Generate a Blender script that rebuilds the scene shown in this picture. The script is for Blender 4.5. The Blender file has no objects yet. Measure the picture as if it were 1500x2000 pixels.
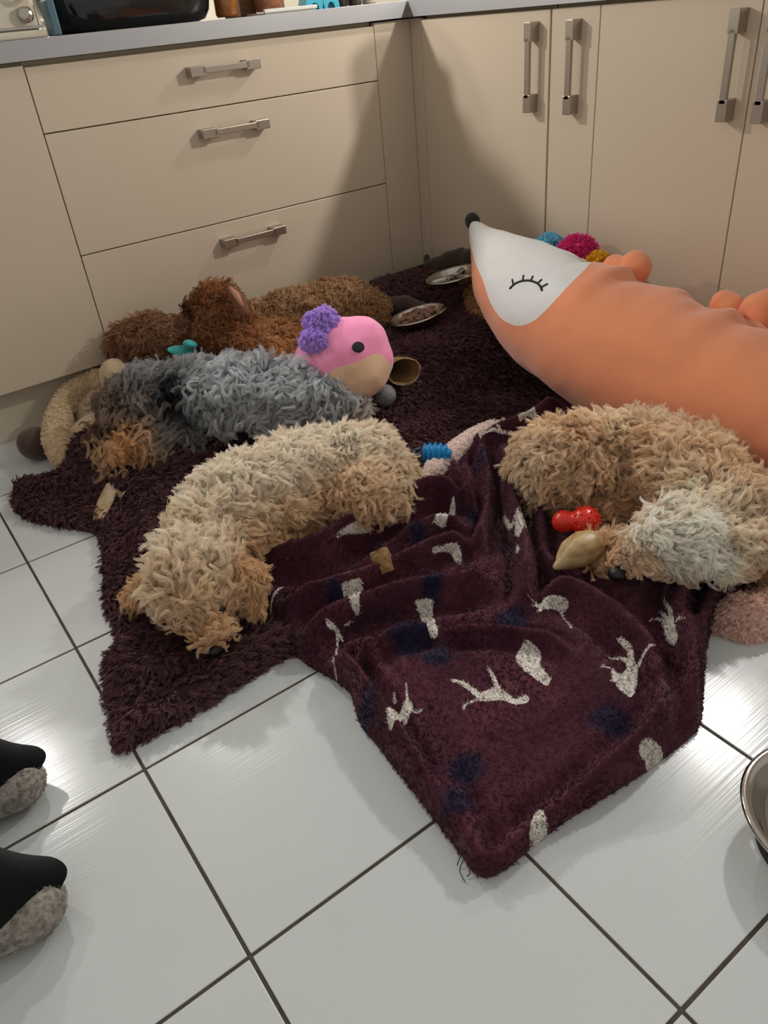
import bpy, bmesh, math
import numpy as np
from mathutils import Vector, Matrix
from mathutils.bvhtree import BVHTree

sc = bpy.context.scene
COL = sc.collection
rng = np.random.default_rng(7)

# ------------------------------------------------------------------ camera
CAM = np.array([-1.64398, -2.07591, 0.89613])
ROT = (0.981909, 0.0868004, -0.642643)
FPX = 1477.42
cd = bpy.data.cameras.new('camera')
cam = bpy.data.objects.new('camera', cd)
COL.objects.link(cam)
cam.location = CAM
cam.rotation_euler = ROT
cd.sensor_fit = 'VERTICAL'
cd.sensor_height = 36.0
cd.lens = 36.0 * FPX / 2000.0
cd.clip_start = 0.02
sc.camera = cam

# ------------------------------------------------------------------ world, lamps, exposure
sc.view_settings.view_transform = 'Standard'
sc.view_settings.look = 'None'
sc.view_settings.gamma = 1.0
sc.view_settings.exposure = 0.12
cy = sc.cycles
cy.max_bounces = 6
cy.diffuse_bounces = 4
cy.glossy_bounces = 3
cy.transmission_bounces = 4
cy.transparent_max_bounces = 4
w = bpy.data.worlds.new('world')
sc.world = w
w.use_nodes = True
w.node_tree.nodes['Background'].inputs[0].default_value = (1.0, 0.95, 0.88, 1)
w.node_tree.nodes['Background'].inputs[1].default_value = 0.40


def lamp(name, loc, power, color, r=0.03, blend=0.25, size=178):
    d = bpy.data.lights.new(name, 'SPOT')
    d.energy = power
    d.color = color
    d.shadow_soft_size = r
    d.spot_size = math.radians(size)
    d.spot_blend = blend
    o = bpy.data.objects.new(name, d)
    o.location = loc
    COL.objects.link(o)
    return o


WARM = (1.0, 0.93, 0.83)
COOL = (1.0, 0.97, 0.93)
# small lamps under the wall cupboards over both worktops
lamp('under_cabinet_lamp', (0.30, -1.20, 1.40), 36, COOL, .035)
lamp('under_cabinet_lamp', (0.30, -0.40, 1.40), 13, COOL, .035)
lamp('under_cabinet_lamp', (-1.00, 0.30, 1.40), 34, COOL, .035)
lamp('under_cabinet_lamp', (-1.75, 0.30, 1.40), 16, COOL, .035)


# ------------------------------------------------------------------ geometry helpers
def rotm(rx, ry, rz):
    c, s = math.cos, math.sin
    X = np.array([[1, 0, 0], [0, c(rx), -s(rx)], [0, s(rx), c(rx)]])
    Y = np.array([[c(ry), 0, s(ry)], [0, 1, 0], [-s(ry), 0, c(ry)]])
    Z = np.array([[c(rz), -s(rz), 0], [s(rz), c(rz), 0], [0, 0, 1]])
    return Z @ Y @ X


RM = rotm(*ROT)


def ray(u, v):
    d = RM @ np.array([(u - 750) / FPX, -(v - 1000) / FPX, -1.0])
    return d / np.linalg.norm(d)


def at(u, v, z):
    """world point at height z seen at photo position (u, v)"""
    d = ray(u, v)
    return CAM + d * ((z - CAM[2]) / d[2])


def aty(u, v, y):
    d = ray(u, v)
    return CAM + d * ((y - CAM[1]) / d[1])


def atx(u, v, x):
    d = ray(u, v)
    return CAM + d * ((x - CAM[0]) / d[0])


def proj(P):
    q = (np.asarray(P) - CAM) @ RM
    return np.stack([750 + FPX * q[:, 0] / -q[:, 2], 1000 - FPX * q[:, 1] / -q[:, 2]], 1)


def lin(r, g, b):
    def f(c):
        c /= 255.0
        return c / 12.92 if c <= 0.04045 else ((c + 0.055) / 1.055) ** 2.4
    return (f(r), f(g), f(b))


def vnoise(P, freq, seed=0):
    """numpy value noise in 0..1"""
    P = np.asarray(P, float)
    if P.shape[1] == 2:
        P = np.concatenate([P, np.zeros((len(P), 1))], 1)
    Q = P * freq + 137.3
    I = np.floor(Q).astype(np.int64)
    f = Q - I
    f = f * f * (3 - 2 * f)

    def h(ix, iy, iz):
        n = (ix * 374761393 + iy * 668265263 + iz * 2147483647 + seed * 1274126177) & 0xFFFFFFFF
        n = ((n ^ (n >> 13)) * 1274126177) & 0xFFFFFFFF
        n = n ^ (n >> 16)
        return (n & 0xFFFFFF) / float(0xFFFFFF)
    r = 0
    for a in (0, 1):
        for b in (0, 1):
            for c in (0, 1):
                wt = (f[:, 0] if a else 1 - f[:, 0]) * (f[:, 1] if b else 1 - f[:, 1]) * (f[:, 2] if c else 1 - f[:, 2])
                r = r + wt * h(I[:, 0] + a, I[:, 1] + b, I[:, 2] + c)
    return r


def fbm(P, freq, seed=0, o=3):
    r = 0
    a = .5
    for k in range(o):
        r = r + a * vnoise(P, freq * 2 ** k, seed + k)
        a *= .5
    return r / (1 - .5 ** o)


def smooth(a, b, x):
    t = np.clip((x - a) / (b - a), 0, 1)
    return t * t * (3 - 2 * t)


def unit(v):
    return v / np.maximum(np.linalg.norm(v, axis=-1, keepdims=True), 1e-9)


def seg_dist(P, line):
    """distance of 2D points to a polyline, with nearest point and parameter (0..1 along it)"""
    P = np.asarray(P)[:, :2]
    L = np.asarray(line, float)[:, :2]
    best = np.full(len(P), 1e9)
    near = np.zeros((len(P), 2))
    par = np.zeros(len(P))
    n = len(L) - 1
    for i in range(n):
        a, b = L[i], L[i + 1]
        d = b - a
        t = np.clip(((P - a) @ d) / max(d @ d, 1e-12), 0, 1)
        q = a + t[:, None] * d
        dd = np.hypot(*(P - q).T)
        m = dd < best
        best[m] = dd[m]
        near[m] = q[m]
        par[m] = (i + t[m]) / n
    return best, near, par


def poly_sdf(P, poly):
    """signed distance to a closed polygon, negative inside"""
    P = np.asarray(P)[:, :2]
    L = np.asarray(poly, float)[:, :2]
    d, near, _ = seg_dist(P, np.vstack([L, L[:1]]))
    ins = np.zeros(len(P), bool)
    n = len(L)
    for i in range(n):
        a, b = L[i], L[(i + 1) % n]
        c = (a[1] > P[:, 1]) != (b[1] > P[:, 1])
        with np.errstate(divide='ignore', invalid='ignore'):
            xi = (b[0] - a[0]) * (P[:, 1] - a[1]) / (b[1] - a[1]) + a[0]
        ins ^= c & (P[:, 0] < xi)
    return np.where(ins, -d, d), near


def spline(pts, n, closed=False):
    """Catmull-Rom resampling"""
    P = np.asarray(pts, float)
    m = len(P)
    if closed:
        idx = lambda i: P[i % m]
        segs = m
    else:
        idx = lambda i: P[min(max(i, 0), m - 1)]
        segs = m - 1
    out = []
    for k in range(n):
        s = k * segs / (n if closed else n - 1)
        i = min(int(s), segs - 1)
        t = s - i
        a, b, c, d = idx(i - 1), idx(i), idx(i + 1), idx(i + 2)
        out.append(.5 * (2 * b + (c - a) * t + (2 * a - 5 * b + 4 * c - d) * t * t + (3 * b - a - 3 * c + d) * t ** 3))
    return np.array(out)


# ------------------------------------------------------------------ object helpers
def mesh_of(name, V, F, smooth_shade=True):
    me = bpy.data.meshes.new(name)
    me.from_pydata([tuple(v) for v in V], [], [tuple(int(i) for i in f) for f in F])
    me.validate()
    if smooth_shade:
        me.polygons.foreach_set('use_smooth', [True] * len(me.polygons))
    me.update()
    return me


def put(name, me, mat, parent=None):
    o = bpy.data.objects.new(name, me)
    COL.objects.link(o)
    if mat is not None and hasattr(me, 'materials') and len(me.materials) == 0:
        me.materials.append(mat)
    if parent is not None:
        o.parent = parent
        o.matrix_parent_inverse = WORLD[parent.name].inverted() if parent.name in WORLD else Matrix.Identity(4)
    WORLD[o.name] = Matrix.Identity(4)
    return o


WORLD = {}


def tag(o, label=None, cat=None, group=None, kind=None):
    if label:
        o['label'] = label
    if cat:
        o['category'] = cat
    if group:
        o['group'] = group
    if kind:
        o['kind'] = kind
    return o


def thing(name, loc, label, cat, group=None):
    o = bpy.data.objects.new(name, None)
    COL.objects.link(o)
    o.empty_display_size = .05
    o.location = tuple(float(c) for c in loc)
    WORLD[o.name] = Matrix.Translation(o.location)
    return tag(o, label, cat, group)


def bm_mesh(name, bm, smooth_shade=False):
    me = bpy.data.meshes.new(name)
    bm.to_mesh(me)
    bm.free()
    if smooth_shade:
        me.polygons.foreach_set('use_smooth', [True] * len(me.polygons))
    return me


def add_box(bm, lo, hi, bevel=0.0, seg=2):
    lo, hi = np.array(lo, float), np.array(hi, float)
    r = bmesh.ops.create_cube(bm, size=1.0)
    vs = r['verts']
    for v in vs:
        v.co = Vector(tuple((lo + hi) / 2 + np.array(v.co) * (hi - lo)))
    if bevel > 0:
        es = list({e for v in vs for e in v.link_edges})
        bmesh.ops.bevel(bm, geom=es, offset=bevel, segments=seg, affect='EDGES', profile=.5)


def box(name, lo, hi, mat, parent=None, bevel=0.0015):
    bm = bmesh.new()
    add_box(bm, lo, hi, bevel)
    return put(name, bm_mesh(name, bm), mat, parent)


def lathe(profile, n=48, center=(0, 0, 0), rot=None):
    V, F = [], []
    m = len(profile)
    for k in range(n):
        a = 2 * math.pi * k / n
        for r, z in profile:
            V.append((r * math.cos(a), r * math.sin(a), z))
    for k in range(n):
        for j in range(m - 1):
            a, b = k * m + j, ((k + 1) % n) * m + j
            F.append((a, b, b + 1, a + 1))
    V = np.array(V)
    if rot is not None:
        V = V @ np.array(rot).T
    return V + np.array(center), F


def tube(path, rad, n=8, cap=True):
    """tube along a polyline; rad scalar or list"""
    P = np.asarray(path, float)
    m = len(P)
    R = np.full(m, rad) if np.isscalar(rad) else np.asarray(rad, float)
    T = unit(np.gradient(P, axis=0))
    up = np.array([0, 0, 1.0])
    if abs(T[0] @ up) > .9:
        up = np.array([1.0, 0, 0])
    V, F = [], []
    for i in range(m):
        up = up - (up @ T[i]) * T[i]
        up /= np.linalg.norm(up)
        s = np.cross(T[i], up)
        for k in range(n):
            a = 2 * math.pi * k / n
            V.append(P[i] + R[i] * (math.cos(a) * up + math.sin(a) * s))
    for i in range(m - 1):
        for k in range(n):
            F.append((i * n + k, i * n + (k + 1) % n, (i + 1) * n + (k + 1) % n, (i + 1) * n + k))
    if cap:
        F.append(tuple(range(n - 1, -1, -1)))
        F.append(tuple((m - 1) * n + k for k in range(n)))
    return V, F


def merge(parts):
    V, F = [], []
    for v, f in parts:
        o = len(V)
        V.extend([tuple(x) for x in v])
        F.extend([tuple(i + o for i in q) for q in f])
    return V, F


def ico(center, r, sub=2, M=None):
    bm = bmesh.new()
    bmesh.ops.create_icosphere(bm, subdivisions=sub, radius=1.0)
    V = np.array([v.co for v in bm.verts])
    F = [tuple(v.index for v in f.verts) for f in bm.faces]
    bm.free()
    V = V * (np.array(r) if not np.isscalar(r) else r)
    if M is not None:
        V = V @ np.asarray(M).T
    return V + np.asarray(center), F


def blob(name, balls, voxel=.009, sm=10, fac=.5):
    """union of balls (center, radius | (rx,ry,rz), [3x3]) melted into one smooth skin"""
    V, F = merge([ico(b[0], b[1], 2, b[2] if len(b) > 2 else None) for b in balls])
    me = mesh_of(name + '_src', V, F)
    o = bpy.data.objects.new(name + '_src', me)
    COL.objects.link(o)
    md = o.modifiers.new('r', 'REMESH')
    md.mode = 'VOXEL'
    md.voxel_size = voxel
    md.use_smooth_shade = True
    ms = o.modifiers.new('s', 'SMOOTH')
    ms.iterations = sm
    ms.factor = fac
    dg = bpy.context.evaluated_depsgraph_get()
    ev = o.evaluated_get(dg)
    out = bpy.data.meshes.new_from_object(ev)
    bpy.data.objects.remove(o)
    bpy.data.meshes.remove(me)
    out.name = name
    out.polygons.foreach_set('use_smooth', [True] * len(out.polygons))
    return out


def chain(pts, n=None):
    """tapered limb: pts of (u, v, z, r) -> balls in the world"""
    out = []
    W = [np.append(at(u, v, z), r) for u, v, z, r in pts]
    for a, b in zip(W[:-1], W[1:]):
        L = np.linalg.norm(a[:3] - b[:3])
        k = max(2, int(L / (.35 * min(a[3], b[3]))) + 1)
        for i in range(k):
            q = a + (b - a) * i / k
            out.append((q[:3], float(q[3])))
    out.append((W[-1][:3], float(W[-1][3])))
    return out


def wchain(pts):
    out = []
    W = [np.array(p, float) for p in pts]
    for a, b in zip(W[:-1], W[1:]):
        L = np.linalg.norm(a[:3] - b[:3])
        k = max(2, int(L / (.35 * min(a[3], b[3]))) + 1)
        for i in range(k):
            q = a + (b - a) * i / k
            out.append((q[:3], float(q[3])))
    out.append((W[-1][:3], float(W[-1][3])))
    return out


def mesh_arrays(me):
    n = len(me.vertices)
    V = np.empty(n * 3)
    me.vertices.foreach_get('co', V)
    V = V.reshape(-1, 3)
    N = np.empty(n * 3)
    me.vertices.foreach_get('normal', N)
    N = N.reshape(-1, 3)
    me.calc_loop_triangles()
    T = np.empty(len(me.loop_triangles) * 3, np.int32)
    me.loop_triangles.foreach_get('vertices', T)
    return V, N, T.reshape(-1, 3)


def sample(me, n, keep=None, seed=0):
    g = np.random.default_rng(seed)
    V, N, T = mesh_arrays(me)
    A = np.linalg.norm(np.cross(V[T[:, 1]] - V[T[:, 0]], V[T[:, 2]] - V[T[:, 0]]), axis=1)
    if keep is not None:
        c = V[T].mean(1)
        nn = unit(N[T].mean(1))
        A = A * keep(c, nn)
    A = A / A.sum()
    k = g.choice(len(T), n, p=A)
    b = g.random((n, 2))
    s = np.sqrt(b[:, :1])
    w3 = np.concatenate([1 - s, s * (1 - b[:, 1:]), s * b[:, 1:]], 1)
    P = (V[T[k]] * w3[:, :, None]).sum(1)
    M = unit((N[T[k]] * w3[:, :, None]).sum(1))
    return P, M


def fur(name, me, parent, mat, color, n=4000, k=10, T=7, length=.03, lvar=.3, lift=35, flow=None, curl=.005,
        turns=1.2, spread=.006, clump=.75, rad=.00035, droop=.25, wild=.5, keep=None, seed=1, cvar=.12, lfun=None, kind=None, pw=2.5, fz=.12, jit=.03, swirl=0, tuft=30):
    """locks of hair growing out of a skin mesh (world space)"""
    g = np.random.default_rng(seed)
    P, N = sample(me, n, keep, seed)
    fl = np.tile(np.array([0, 0, -1.0]), (n, 1)) if flow is None else flow(P, N)
    fl = fl + wild * g.normal(size=(n, 3))
    fl = unit(fl - (fl * N).sum(1, keepdims=True) * N)
    if swirl > 0:
        # tufts: neighbouring locks lean the same way
        an = swirl * 2 * (vnoise(P, tuft, seed) - .5) + .5 * swirl * 2 * (vnoise(P, tuft * 2.1, seed + 1) - .5)
        fl = np.cos(an)[:, None] * fl + np.sin(an)[:, None] * np.cross(N, fl)
    B = np.cross(N, fl)
    L = length * (1 + lvar * (2 * g.random(n) - 1))
    if lfun is not None:
        L = L * lfun(P)
    al = np.radians(lift + 14 * g.normal(size=n))
    if swirl > 0:
        al = al + np.radians(45) * (vnoise(P, tuft * 1.5, seed + 2) - .5)
    s = np.linspace(0, 1, T)
    ph = g.random(n) * 2 * math.pi
    if swirl > 0:
        ph = 14 * vnoise(P, tuft * 1.6, seed + 3) + .5 * g.normal(size=n)
    om = turns * 2 * math.pi * (.7 + .6 * g.random(n)) * np.sign((vnoise(P, tuft, seed + 4) if swirl > 0 else g.random(n)) - .5)
    cr = curl * (.6 + .8 * g.random(n)) * np.minimum(1, L / length)
    # guide (n,T,3)
    a = (L * np.cos(al))[:, None] * s
    b = (L * np.sin(al))[:, None] * s - (L * droop)[:, None] * s ** 2
    arg = ph[:, None] + om[:, None] * s
    ramp = np.minimum(1, s * 2.0)
    cx = cr[:, None] * ramp * np.cos(arg)
    cy = cr[:, None] * ramp * np.sin(arg)
    G = P[:, None, :] + a[..., None] * fl[:, None, :] + (b + .45 * cy)[..., None] * N[:, None, :] + cx[..., None] * B[:, None, :]
    # strands (n,k,T,3)
    an = g.random((n, k)) * 2 * math.pi
    rr = spread * np.sqrt(g.random((n, k)))
    ox, oy = rr * np.cos(an), rr * np.sin(an)
    off = ox[..., None] * fl[:, None, :] + oy[..., None] * B[:, None, :]
    fall = (1 - clump * s ** pw)
    fray = (g.random((n, k, 1)) - .5) * fz * s ** 1.5
    S = G[:, None] + off[:, :, None, :] * fall[None, None, :, None] + (fray * L[:, None, None])[..., None] * N[:, None, None, :]
    S = S + (g.normal(size=(n, k, 1, 3)) * (jit * L)[:, None, None, None]) * (s ** 1.3)[None, None, :, None]
    C = np.asarray(color(P, N))
    C = C[:, None, :] * (1 + cvar * g.normal(size=(n, 1, 1)) + .6 * cvar * g.normal(size=(n, k, 1)))
    C = np.clip(C, .0005, 1)
    return curves(name, S.reshape(n * k, T, 3), C.reshape(n * k, 3), rad, mat, parent, kind)


def curves(name, S, C, rad, mat, parent, kind=None):
    M, T = S.shape[:2]
    hc = bpy.data.hair_curves.new(name)
    hc.add_curves([T] * M)
    hc.points.foreach_set('position', S.reshape(-1).astype(np.float32))
    ra = hc.attributes.get('radius') or hc.attributes.new('radius', 'FLOAT', 'POINT')
    prof = rad * (1 - .55 * np.linspace(0, 1, T) ** 2)
    ra.data.foreach_set('value', np.tile(prof, M).astype(np.float32))
    ca = hc.attributes.new('tint', 'FLOAT_COLOR', 'CURVE')
    ca.data.foreach_set('color', np.concatenate([C, np.ones((M, 1))], 1).astype(np.float32).reshape(-1))
    hc.materials.append(mat)
    return tag(put(name, hc, None, parent), kind=kind)


def split_sdf(V, F, s):
    """cut a triangle mesh along s = 0: (inside s<0, outside s>0)"""
    out = []
    V = [np.asarray(v) for v in V]
    for sign in (1, -1):
        nv, nf, vm, em = [], [], {}, {}

        def vert(i):
            if i not in vm:
                vm[i] = len(nv)
                nv.append(V[i])
            return vm[i]

        def edge(i, j):
            key = (min(i, j), max(i, j))
            if key not in em:
                i, j = key
                t = s[i] / (s[i] - s[j])
                em[key] = len(nv)
                nv.append(V[i] + t * (V[j] - V[i]))
            return em[key]
        for f in F:
            q = []
            m = len(f)
            for a in range(m):
                i, j = f[a], f[(a + 1) % m]
                ii, jj = s[i] * sign < 0, s[j] * sign < 0
                if ii:
                    q.append(vert(i))
                if ii != jj:
                    q.append(edge(i, j))
            if len(q) > 2:
                nf.append(tuple(q))
        out.append((nv, nf))
    return out


# ------------------------------------------------------------------ materials
def nodes_of(name):
    m = bpy.data.materials.new(name)
    m.use_nodes = True
    nt = m.node_tree
    return m, nt, nt.nodes['Principled BSDF']


def N_(nt, t, **kw):
    n = nt.nodes.new(t)
    for k, v in kw.items():
        setattr(n, k, v)
    return n


def mat(name, rgb, rough=.5, metal=0.0, spec=.5, var=0.0, vscale=20, bump=0.0, bscale=200, sheen=0.0, trans=0.0, coat=0.0, stretch=(1, 1, 1), subs=0.0, col2=None):
    m, nt, p = nodes_of(name)
    p.inputs['Base Color'].default_value = (*rgb, 1)
    p.inputs['Roughness'].default_value = rough
    p.inputs['Metallic'].default_value = metal
    p.inputs['Specular IOR Level'].default_value = spec
    p.inputs['Sheen Weight'].default_value = sheen
    p.inputs['Sheen Roughness'].default_value = .5
    p.inputs['Transmission Weight'].default_value = trans
    p.inputs['Coat Weight'].default_value = coat
    if subs > 0:
        p.inputs['Subsurface Weight'].default_value = subs
        p.inputs['Subsurface Radius'].default_value = (.012, .004, .002)
    tc = N_(nt, 'ShaderNodeTexCoord')
    mp = N_(nt, 'ShaderNodeMapping')
    mp.inputs['Scale'].default_value = stretch
    nt.links.new(tc.outputs['Object'], mp.inputs['Vector'])
    if var > 0 or col2 is not None:
        n = N_(nt, 'ShaderNodeTexNoise')
        n.inputs['Scale'].default_value = vscale
        n.inputs['Detail'].default_value = 4
        nt.links.new(mp.outputs[0], n.inputs['Vector'])
        r = N_(nt, 'ShaderNodeValToRGB')
        c2 = col2 if col2 is not None else tuple(c * (1 + var) for c in rgb)
        c1 = rgb if col2 is not None else tuple(c * (1 - var) for c in rgb)
        r.color_ramp.elements[0].color = (*c1, 1)
        r.color_ramp.elements[1].color = (*c2, 1)
        r.color_ramp.elements[0].position = .32
        r.color_ramp.elements[1].position = .68
        nt.links.new(n.outputs['Fac'], r.inputs['Fac'])
        nt.links.new(r.outputs['Color'], p.inputs['Base Color'])
    if bump > 0:
        n2 = N_(nt, 'ShaderNodeTexNoise')
        n2.inputs['Scale'].default_value = bscale
        n2.inputs['Detail'].default_value = 3
        nt.links.new(mp.outputs[0], n2.inputs['Vector'])
        bp = N_(nt, 'ShaderNodeBump')
        bp.inputs['Strength'].default_value = bump
        bp.inputs['Distance'].default_value = .002
        nt.links.new(n2.outputs['Fac'], bp.inputs['Height'])
        nt.links.new(bp.outputs['Normal'], p.inputs['Normal'])
    return m


def hair_mat(name, rough=.55, spec=.25):
    m, nt, p = nodes_of(name)
    a = N_(nt, 'ShaderNodeAttribute', attribute_name='tint')
    nt.links.new(a.outputs['Color'], p.inputs['Base Color'])
    p.inputs['Roughness'].default_value = rough
    p.inputs['Specular IOR Level'].default_value = spec
    return m


def true_hair_mat(name, rough=.45, thru=.42):
    """hair fibre: glossy coat, and light that passes through the strand"""
    m, nt, p = nodes_of(name)
    a = N_(nt, 'ShaderNodeAttribute', attribute_name='tint')
    nt.links.new(a.outputs['Color'], p.inputs['Base Color'])
    p.inputs['Roughness'].default_value = rough
    p.inputs['Specular IOR Level'].default_value = .3
    tr = N_(nt, 'ShaderNodeBsdfTranslucent')
    nt.links.new(a.outputs['Color'], tr.inputs['Color'])
    mx = N_(nt, 'ShaderNodeMixShader')
    mx.inputs[0].default_value = thru
    nt.links.new(p.outputs[0], mx.inputs[1])
    nt.links.new(tr.outputs[0], mx.inputs[2])
    nt.links.new(mx.outputs[0], nt.nodes['Material Output'].inputs['Surface'])
    return m


M_HAIR = true_hair_mat('dog_hair', .4)
M_PILE = hair_mat('pile_fibre', .85, .08)
M_FUZZ = true_hair_mat('plush_fibre', .6)
M_CREAM = mat('cream_gloss_front', lin(206, 190, 168), rough=.28, spec=.45, var=.015, vscale=3, coat=.1)
M_CARC = mat('cream_carcass', lin(196, 182, 152), rough=.45)
M_STEEL = mat('brushed_handle', lin(182, 174, 164), rough=.3, metal=1.0, bump=.05, bscale=400, stretch=(1, 1, 8))
M_EDGE = mat('worktop_edge', lin(172, 172, 174), rough=.38, metal=.35, bump=.05, bscale=300, stretch=(1, 1, 12))
M_WTOP = mat('worktop_top', lin(120, 118, 116), rough=.35, var=.1, vscale=60)
M_GROUT = mat('grout', lin(74, 66, 58), rough=.9, var=.25, vscale=30, bump=.3)
M_PLAS = mat('painted_wall', lin(214, 204, 184), rough=.85)
M_CHROME = mat('stainless_steel', lin(196, 190, 182), rough=.14, metal=1.0)
M_BLACK = mat('black_gloss', lin(16, 17, 20), rough=.12, coat=.4)
M_BLKCLOTH = mat('black_cloth', lin(14, 14, 17), rough=.95, spec=.1, sheen=.15, bump=.4, bscale=900)


def tile_mat():
    m, nt, p = nodes_of('white_ceramic_tile')
    tc = N_(nt, 'ShaderNodeTexCoord')
    geo = N_(nt, 'ShaderNodeNewGeometry')
    mp = N_(nt, 'ShaderNodeMapping')
    mp.inputs['Scale'].default_value = (2.5, 260, 1)
    nt.links.new(geo.outputs['Position'], mp.inputs['Vector'])
    n = N_(nt, 'ShaderNodeTexNoise')
    n.inputs['Scale'].default_value = 1
    n.inputs['Detail'].default_value = 2
    nt.links.new(mp.outputs[0], n.inputs['Vector'])
    n3 = N_(nt, 'ShaderNodeTexNoise')
    n3.inputs['Scale'].default_value = 3.5
    n3.inputs['Detail'].default_value = 5
    nt.links.new(geo.outputs['Position'], n3.inputs['Vector'])
    r = N_(nt, 'ShaderNodeValToRGB')
    r.color_ramp.elements[0].color = (*lin(200, 205, 205), 1)
    r.color_ramp.elements[1].color = (*lin(212, 217, 217), 1)
    nt.links.new(n3.outputs['Fac'], r.inputs['Fac'])
    nt.links.new(r.outputs['Color'], p.inputs['Base Color'])
    rr = N_(nt, 'ShaderNodeMapRange')
    rr.inputs['To Min'].default_value = .13
    rr.inputs['To Max'].default_value = .26
    nt.links.new(n3.outputs['Fac'], rr.inputs['Value'])
    nt.links.new(rr.outputs[0], p.inputs['Roughness'])
    bp = N_(nt, 'ShaderNodeBump')
    bp.inputs['Strength'].default_value = .16
    bp.inputs['Distance'].default_value = .001
    nt.links.new(n.outputs['Fac'], bp.inputs['Height'])
    nt.links.new(bp.outputs['Normal'], p.inputs['Normal'])
    p.inputs['Specular IOR Level'].default_value = .5
    return m


M_TILE = tile_mat()

# ------------------------------------------------------------------ floor of separate tiles
TH, GX, GY, TS = -0.01326, -1.55267, -0.57761, 0.33488
floor = box('floor', (-3.25, -2.6, -.05), (.62, .64, -.0016), M_GROUT, bevel=0)
tag(floor, 'white glossy tiled floor with dark grout lines', kind='structure')
h = TS / 2 - .0023
bm = bmesh.new()
add_box(bm, (-h, -h, -.006), (h, h, 0), .0012, 2)
tile_me = bm_mesh('tile', bm)
tile_me.materials.append(M_TILE)
cu, su = math.cos(TH), math.sin(TH)
for i in range(-5, 6):
    for j in range(-2, 6):
        x = GX + TS * ((i + .5) * cu + (j + .5) * su)
        y = GY + TS * ((i + .5) * su - (j + .5) * cu)
        if x > .1 or y > .2:
            continue
        t = put('tile', tile_me, None, floor)
        t.location = (x, y, .0002 * math.sin(i * 7.1 + j * 3.3))
        t.rotation_euler = (.0008 * math.sin(i * 5 + j), .0008 * math.cos(i * 3 + j * 2), TH)

# ------------------------------------------------------------------ walls behind the worktops
for nm, lo, hi in (('wall_back', (-3.25, .62, -.05), (.66, .68, 2.4)), ('wall_right', (.62, -2.6, -.05), (.68, .62, 2.4))):
    tag(box(nm, lo, hi, M_PLAS, bevel=0), kind='structure')

# ------------------------------------------------------------------ kitchen units
ZK, ZT = .1464, .865
XL, XR, Z1, Z2 = -1.1154, -.1311, .7162, .4328
G = .0012


def handle_mesh(L=.2):
    bm = bmesh.new()
    e = .042
    for s in (-1, 1):
        c = s * (L / 2 - e / 2)
        add_box(bm, (c - e / 2, -.032, -.0115), (c + e / 2, 0, .0115), .0012)
    add_box(bm, (-L / 2 + e * .8, -.032, -.0065), (L / 2 - e * .8, -.022, .0080), .001)
    return bm_mesh('handle', bm)


H_ME = handle_mesh()
H_ME.materials.append(M_STEEL)


def handle(parent, loc, rot):
    o = put('handle', H_ME, None, parent)
    o.location = loc
    o.rotation_euler = rot
    tag(o, 'brushed steel bar handle with square ends')
    return o


u0 = thing('base_cabinet', (-1.4, .3, 0), 'cream cupboard front at far left beside the drawer unit', 'cabinet')
box('body', (-1.75, .021, ZK), (XL - .002, .6, ZT - .001), M_CARC, u0)
box('door', (-1.75, 0, ZK), (XL - G, .019, ZT - .008), M_CREAM, u0)
u9 = thing('base_cabinet', (-2.06, .3, 0), 'cream cupboard left of the picture edge at the end of the run', 'cabinet')
box('body', (-2.36, .021, ZK), (-1.752, .6, ZT - .001), M_CARC, u9)
box('door', (-2.36, 0, ZK), (-1.75 - 2 * G, .019, ZT - .008), M_CREAM, u9)
u1 = thing('drawer_unit', ((XL + XR) / 2, .3, 0), 'wide cream three drawer kitchen unit with bar handles', 'cabinet')
box('body', (XL - .001, .021, ZK), (XR + .001, .6, ZT - .001), M_CARC, u1)
for (za, zb, zh) in ((Z1, ZT - .011, .8015), (Z2, Z1, .660), (ZK, Z2, .3805)):
    d = box('drawer', (XL + G, 0, za + (G if za > ZK else 0)), (XR - G, .019, zb - G), M_CREAM, u1)
    handle(d, (-.629, 0, zh), (0, 0, 0))
u2 = thing('corner_unit', (.3, .3, 0), 'cream filler panels in the inner corner of the kitchen', 'cabinet')
box('filler_panel', (XR + G, .001, ZK), (.002, .019, ZT - .004), M_CREAM, u2)
box('filler_panel', (.001, -.049 + G, ZK), (.019, .001, ZT - .004), M_CREAM, u2)
box('body', (.021, .021, ZK), (.6, .6, ZT - .001), M_CARC, u2)
cabs = [(-.0491, -.5525, -.505, 'wide cream cupboard door next to the dark inner corner'),
        (-.5560, -.7056, -.641, 'narrow cream pull-out cupboard behind the fox nose'),
        (-.7056, -1.1026, -1.064, 'cream cupboard above the orange fox plush, handle at its right edge'),
        (-1.1026, -1.56, -1.143, 'cream cupboard cut off by the right edge of the picture'),
        (-1.56, -2.2, -2.15, 'cream cupboard at the far end of the right run')]
for ya, yb, yh, lab in cabs:
    u = thing('base_cabinet', (.3, (ya + yb) / 2, 0), lab, 'cabinet')
    box('body', (.021, yb + .001, ZK), (.6, ya - .001, ZT - .001), M_CARC, u)
    d = box('door', (0, yb + G, ZK), (.019, ya - G, ZT - .008), M_CREAM, u)
    handle(d, (0, yh, .7335), (0, 0, 0))
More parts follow.
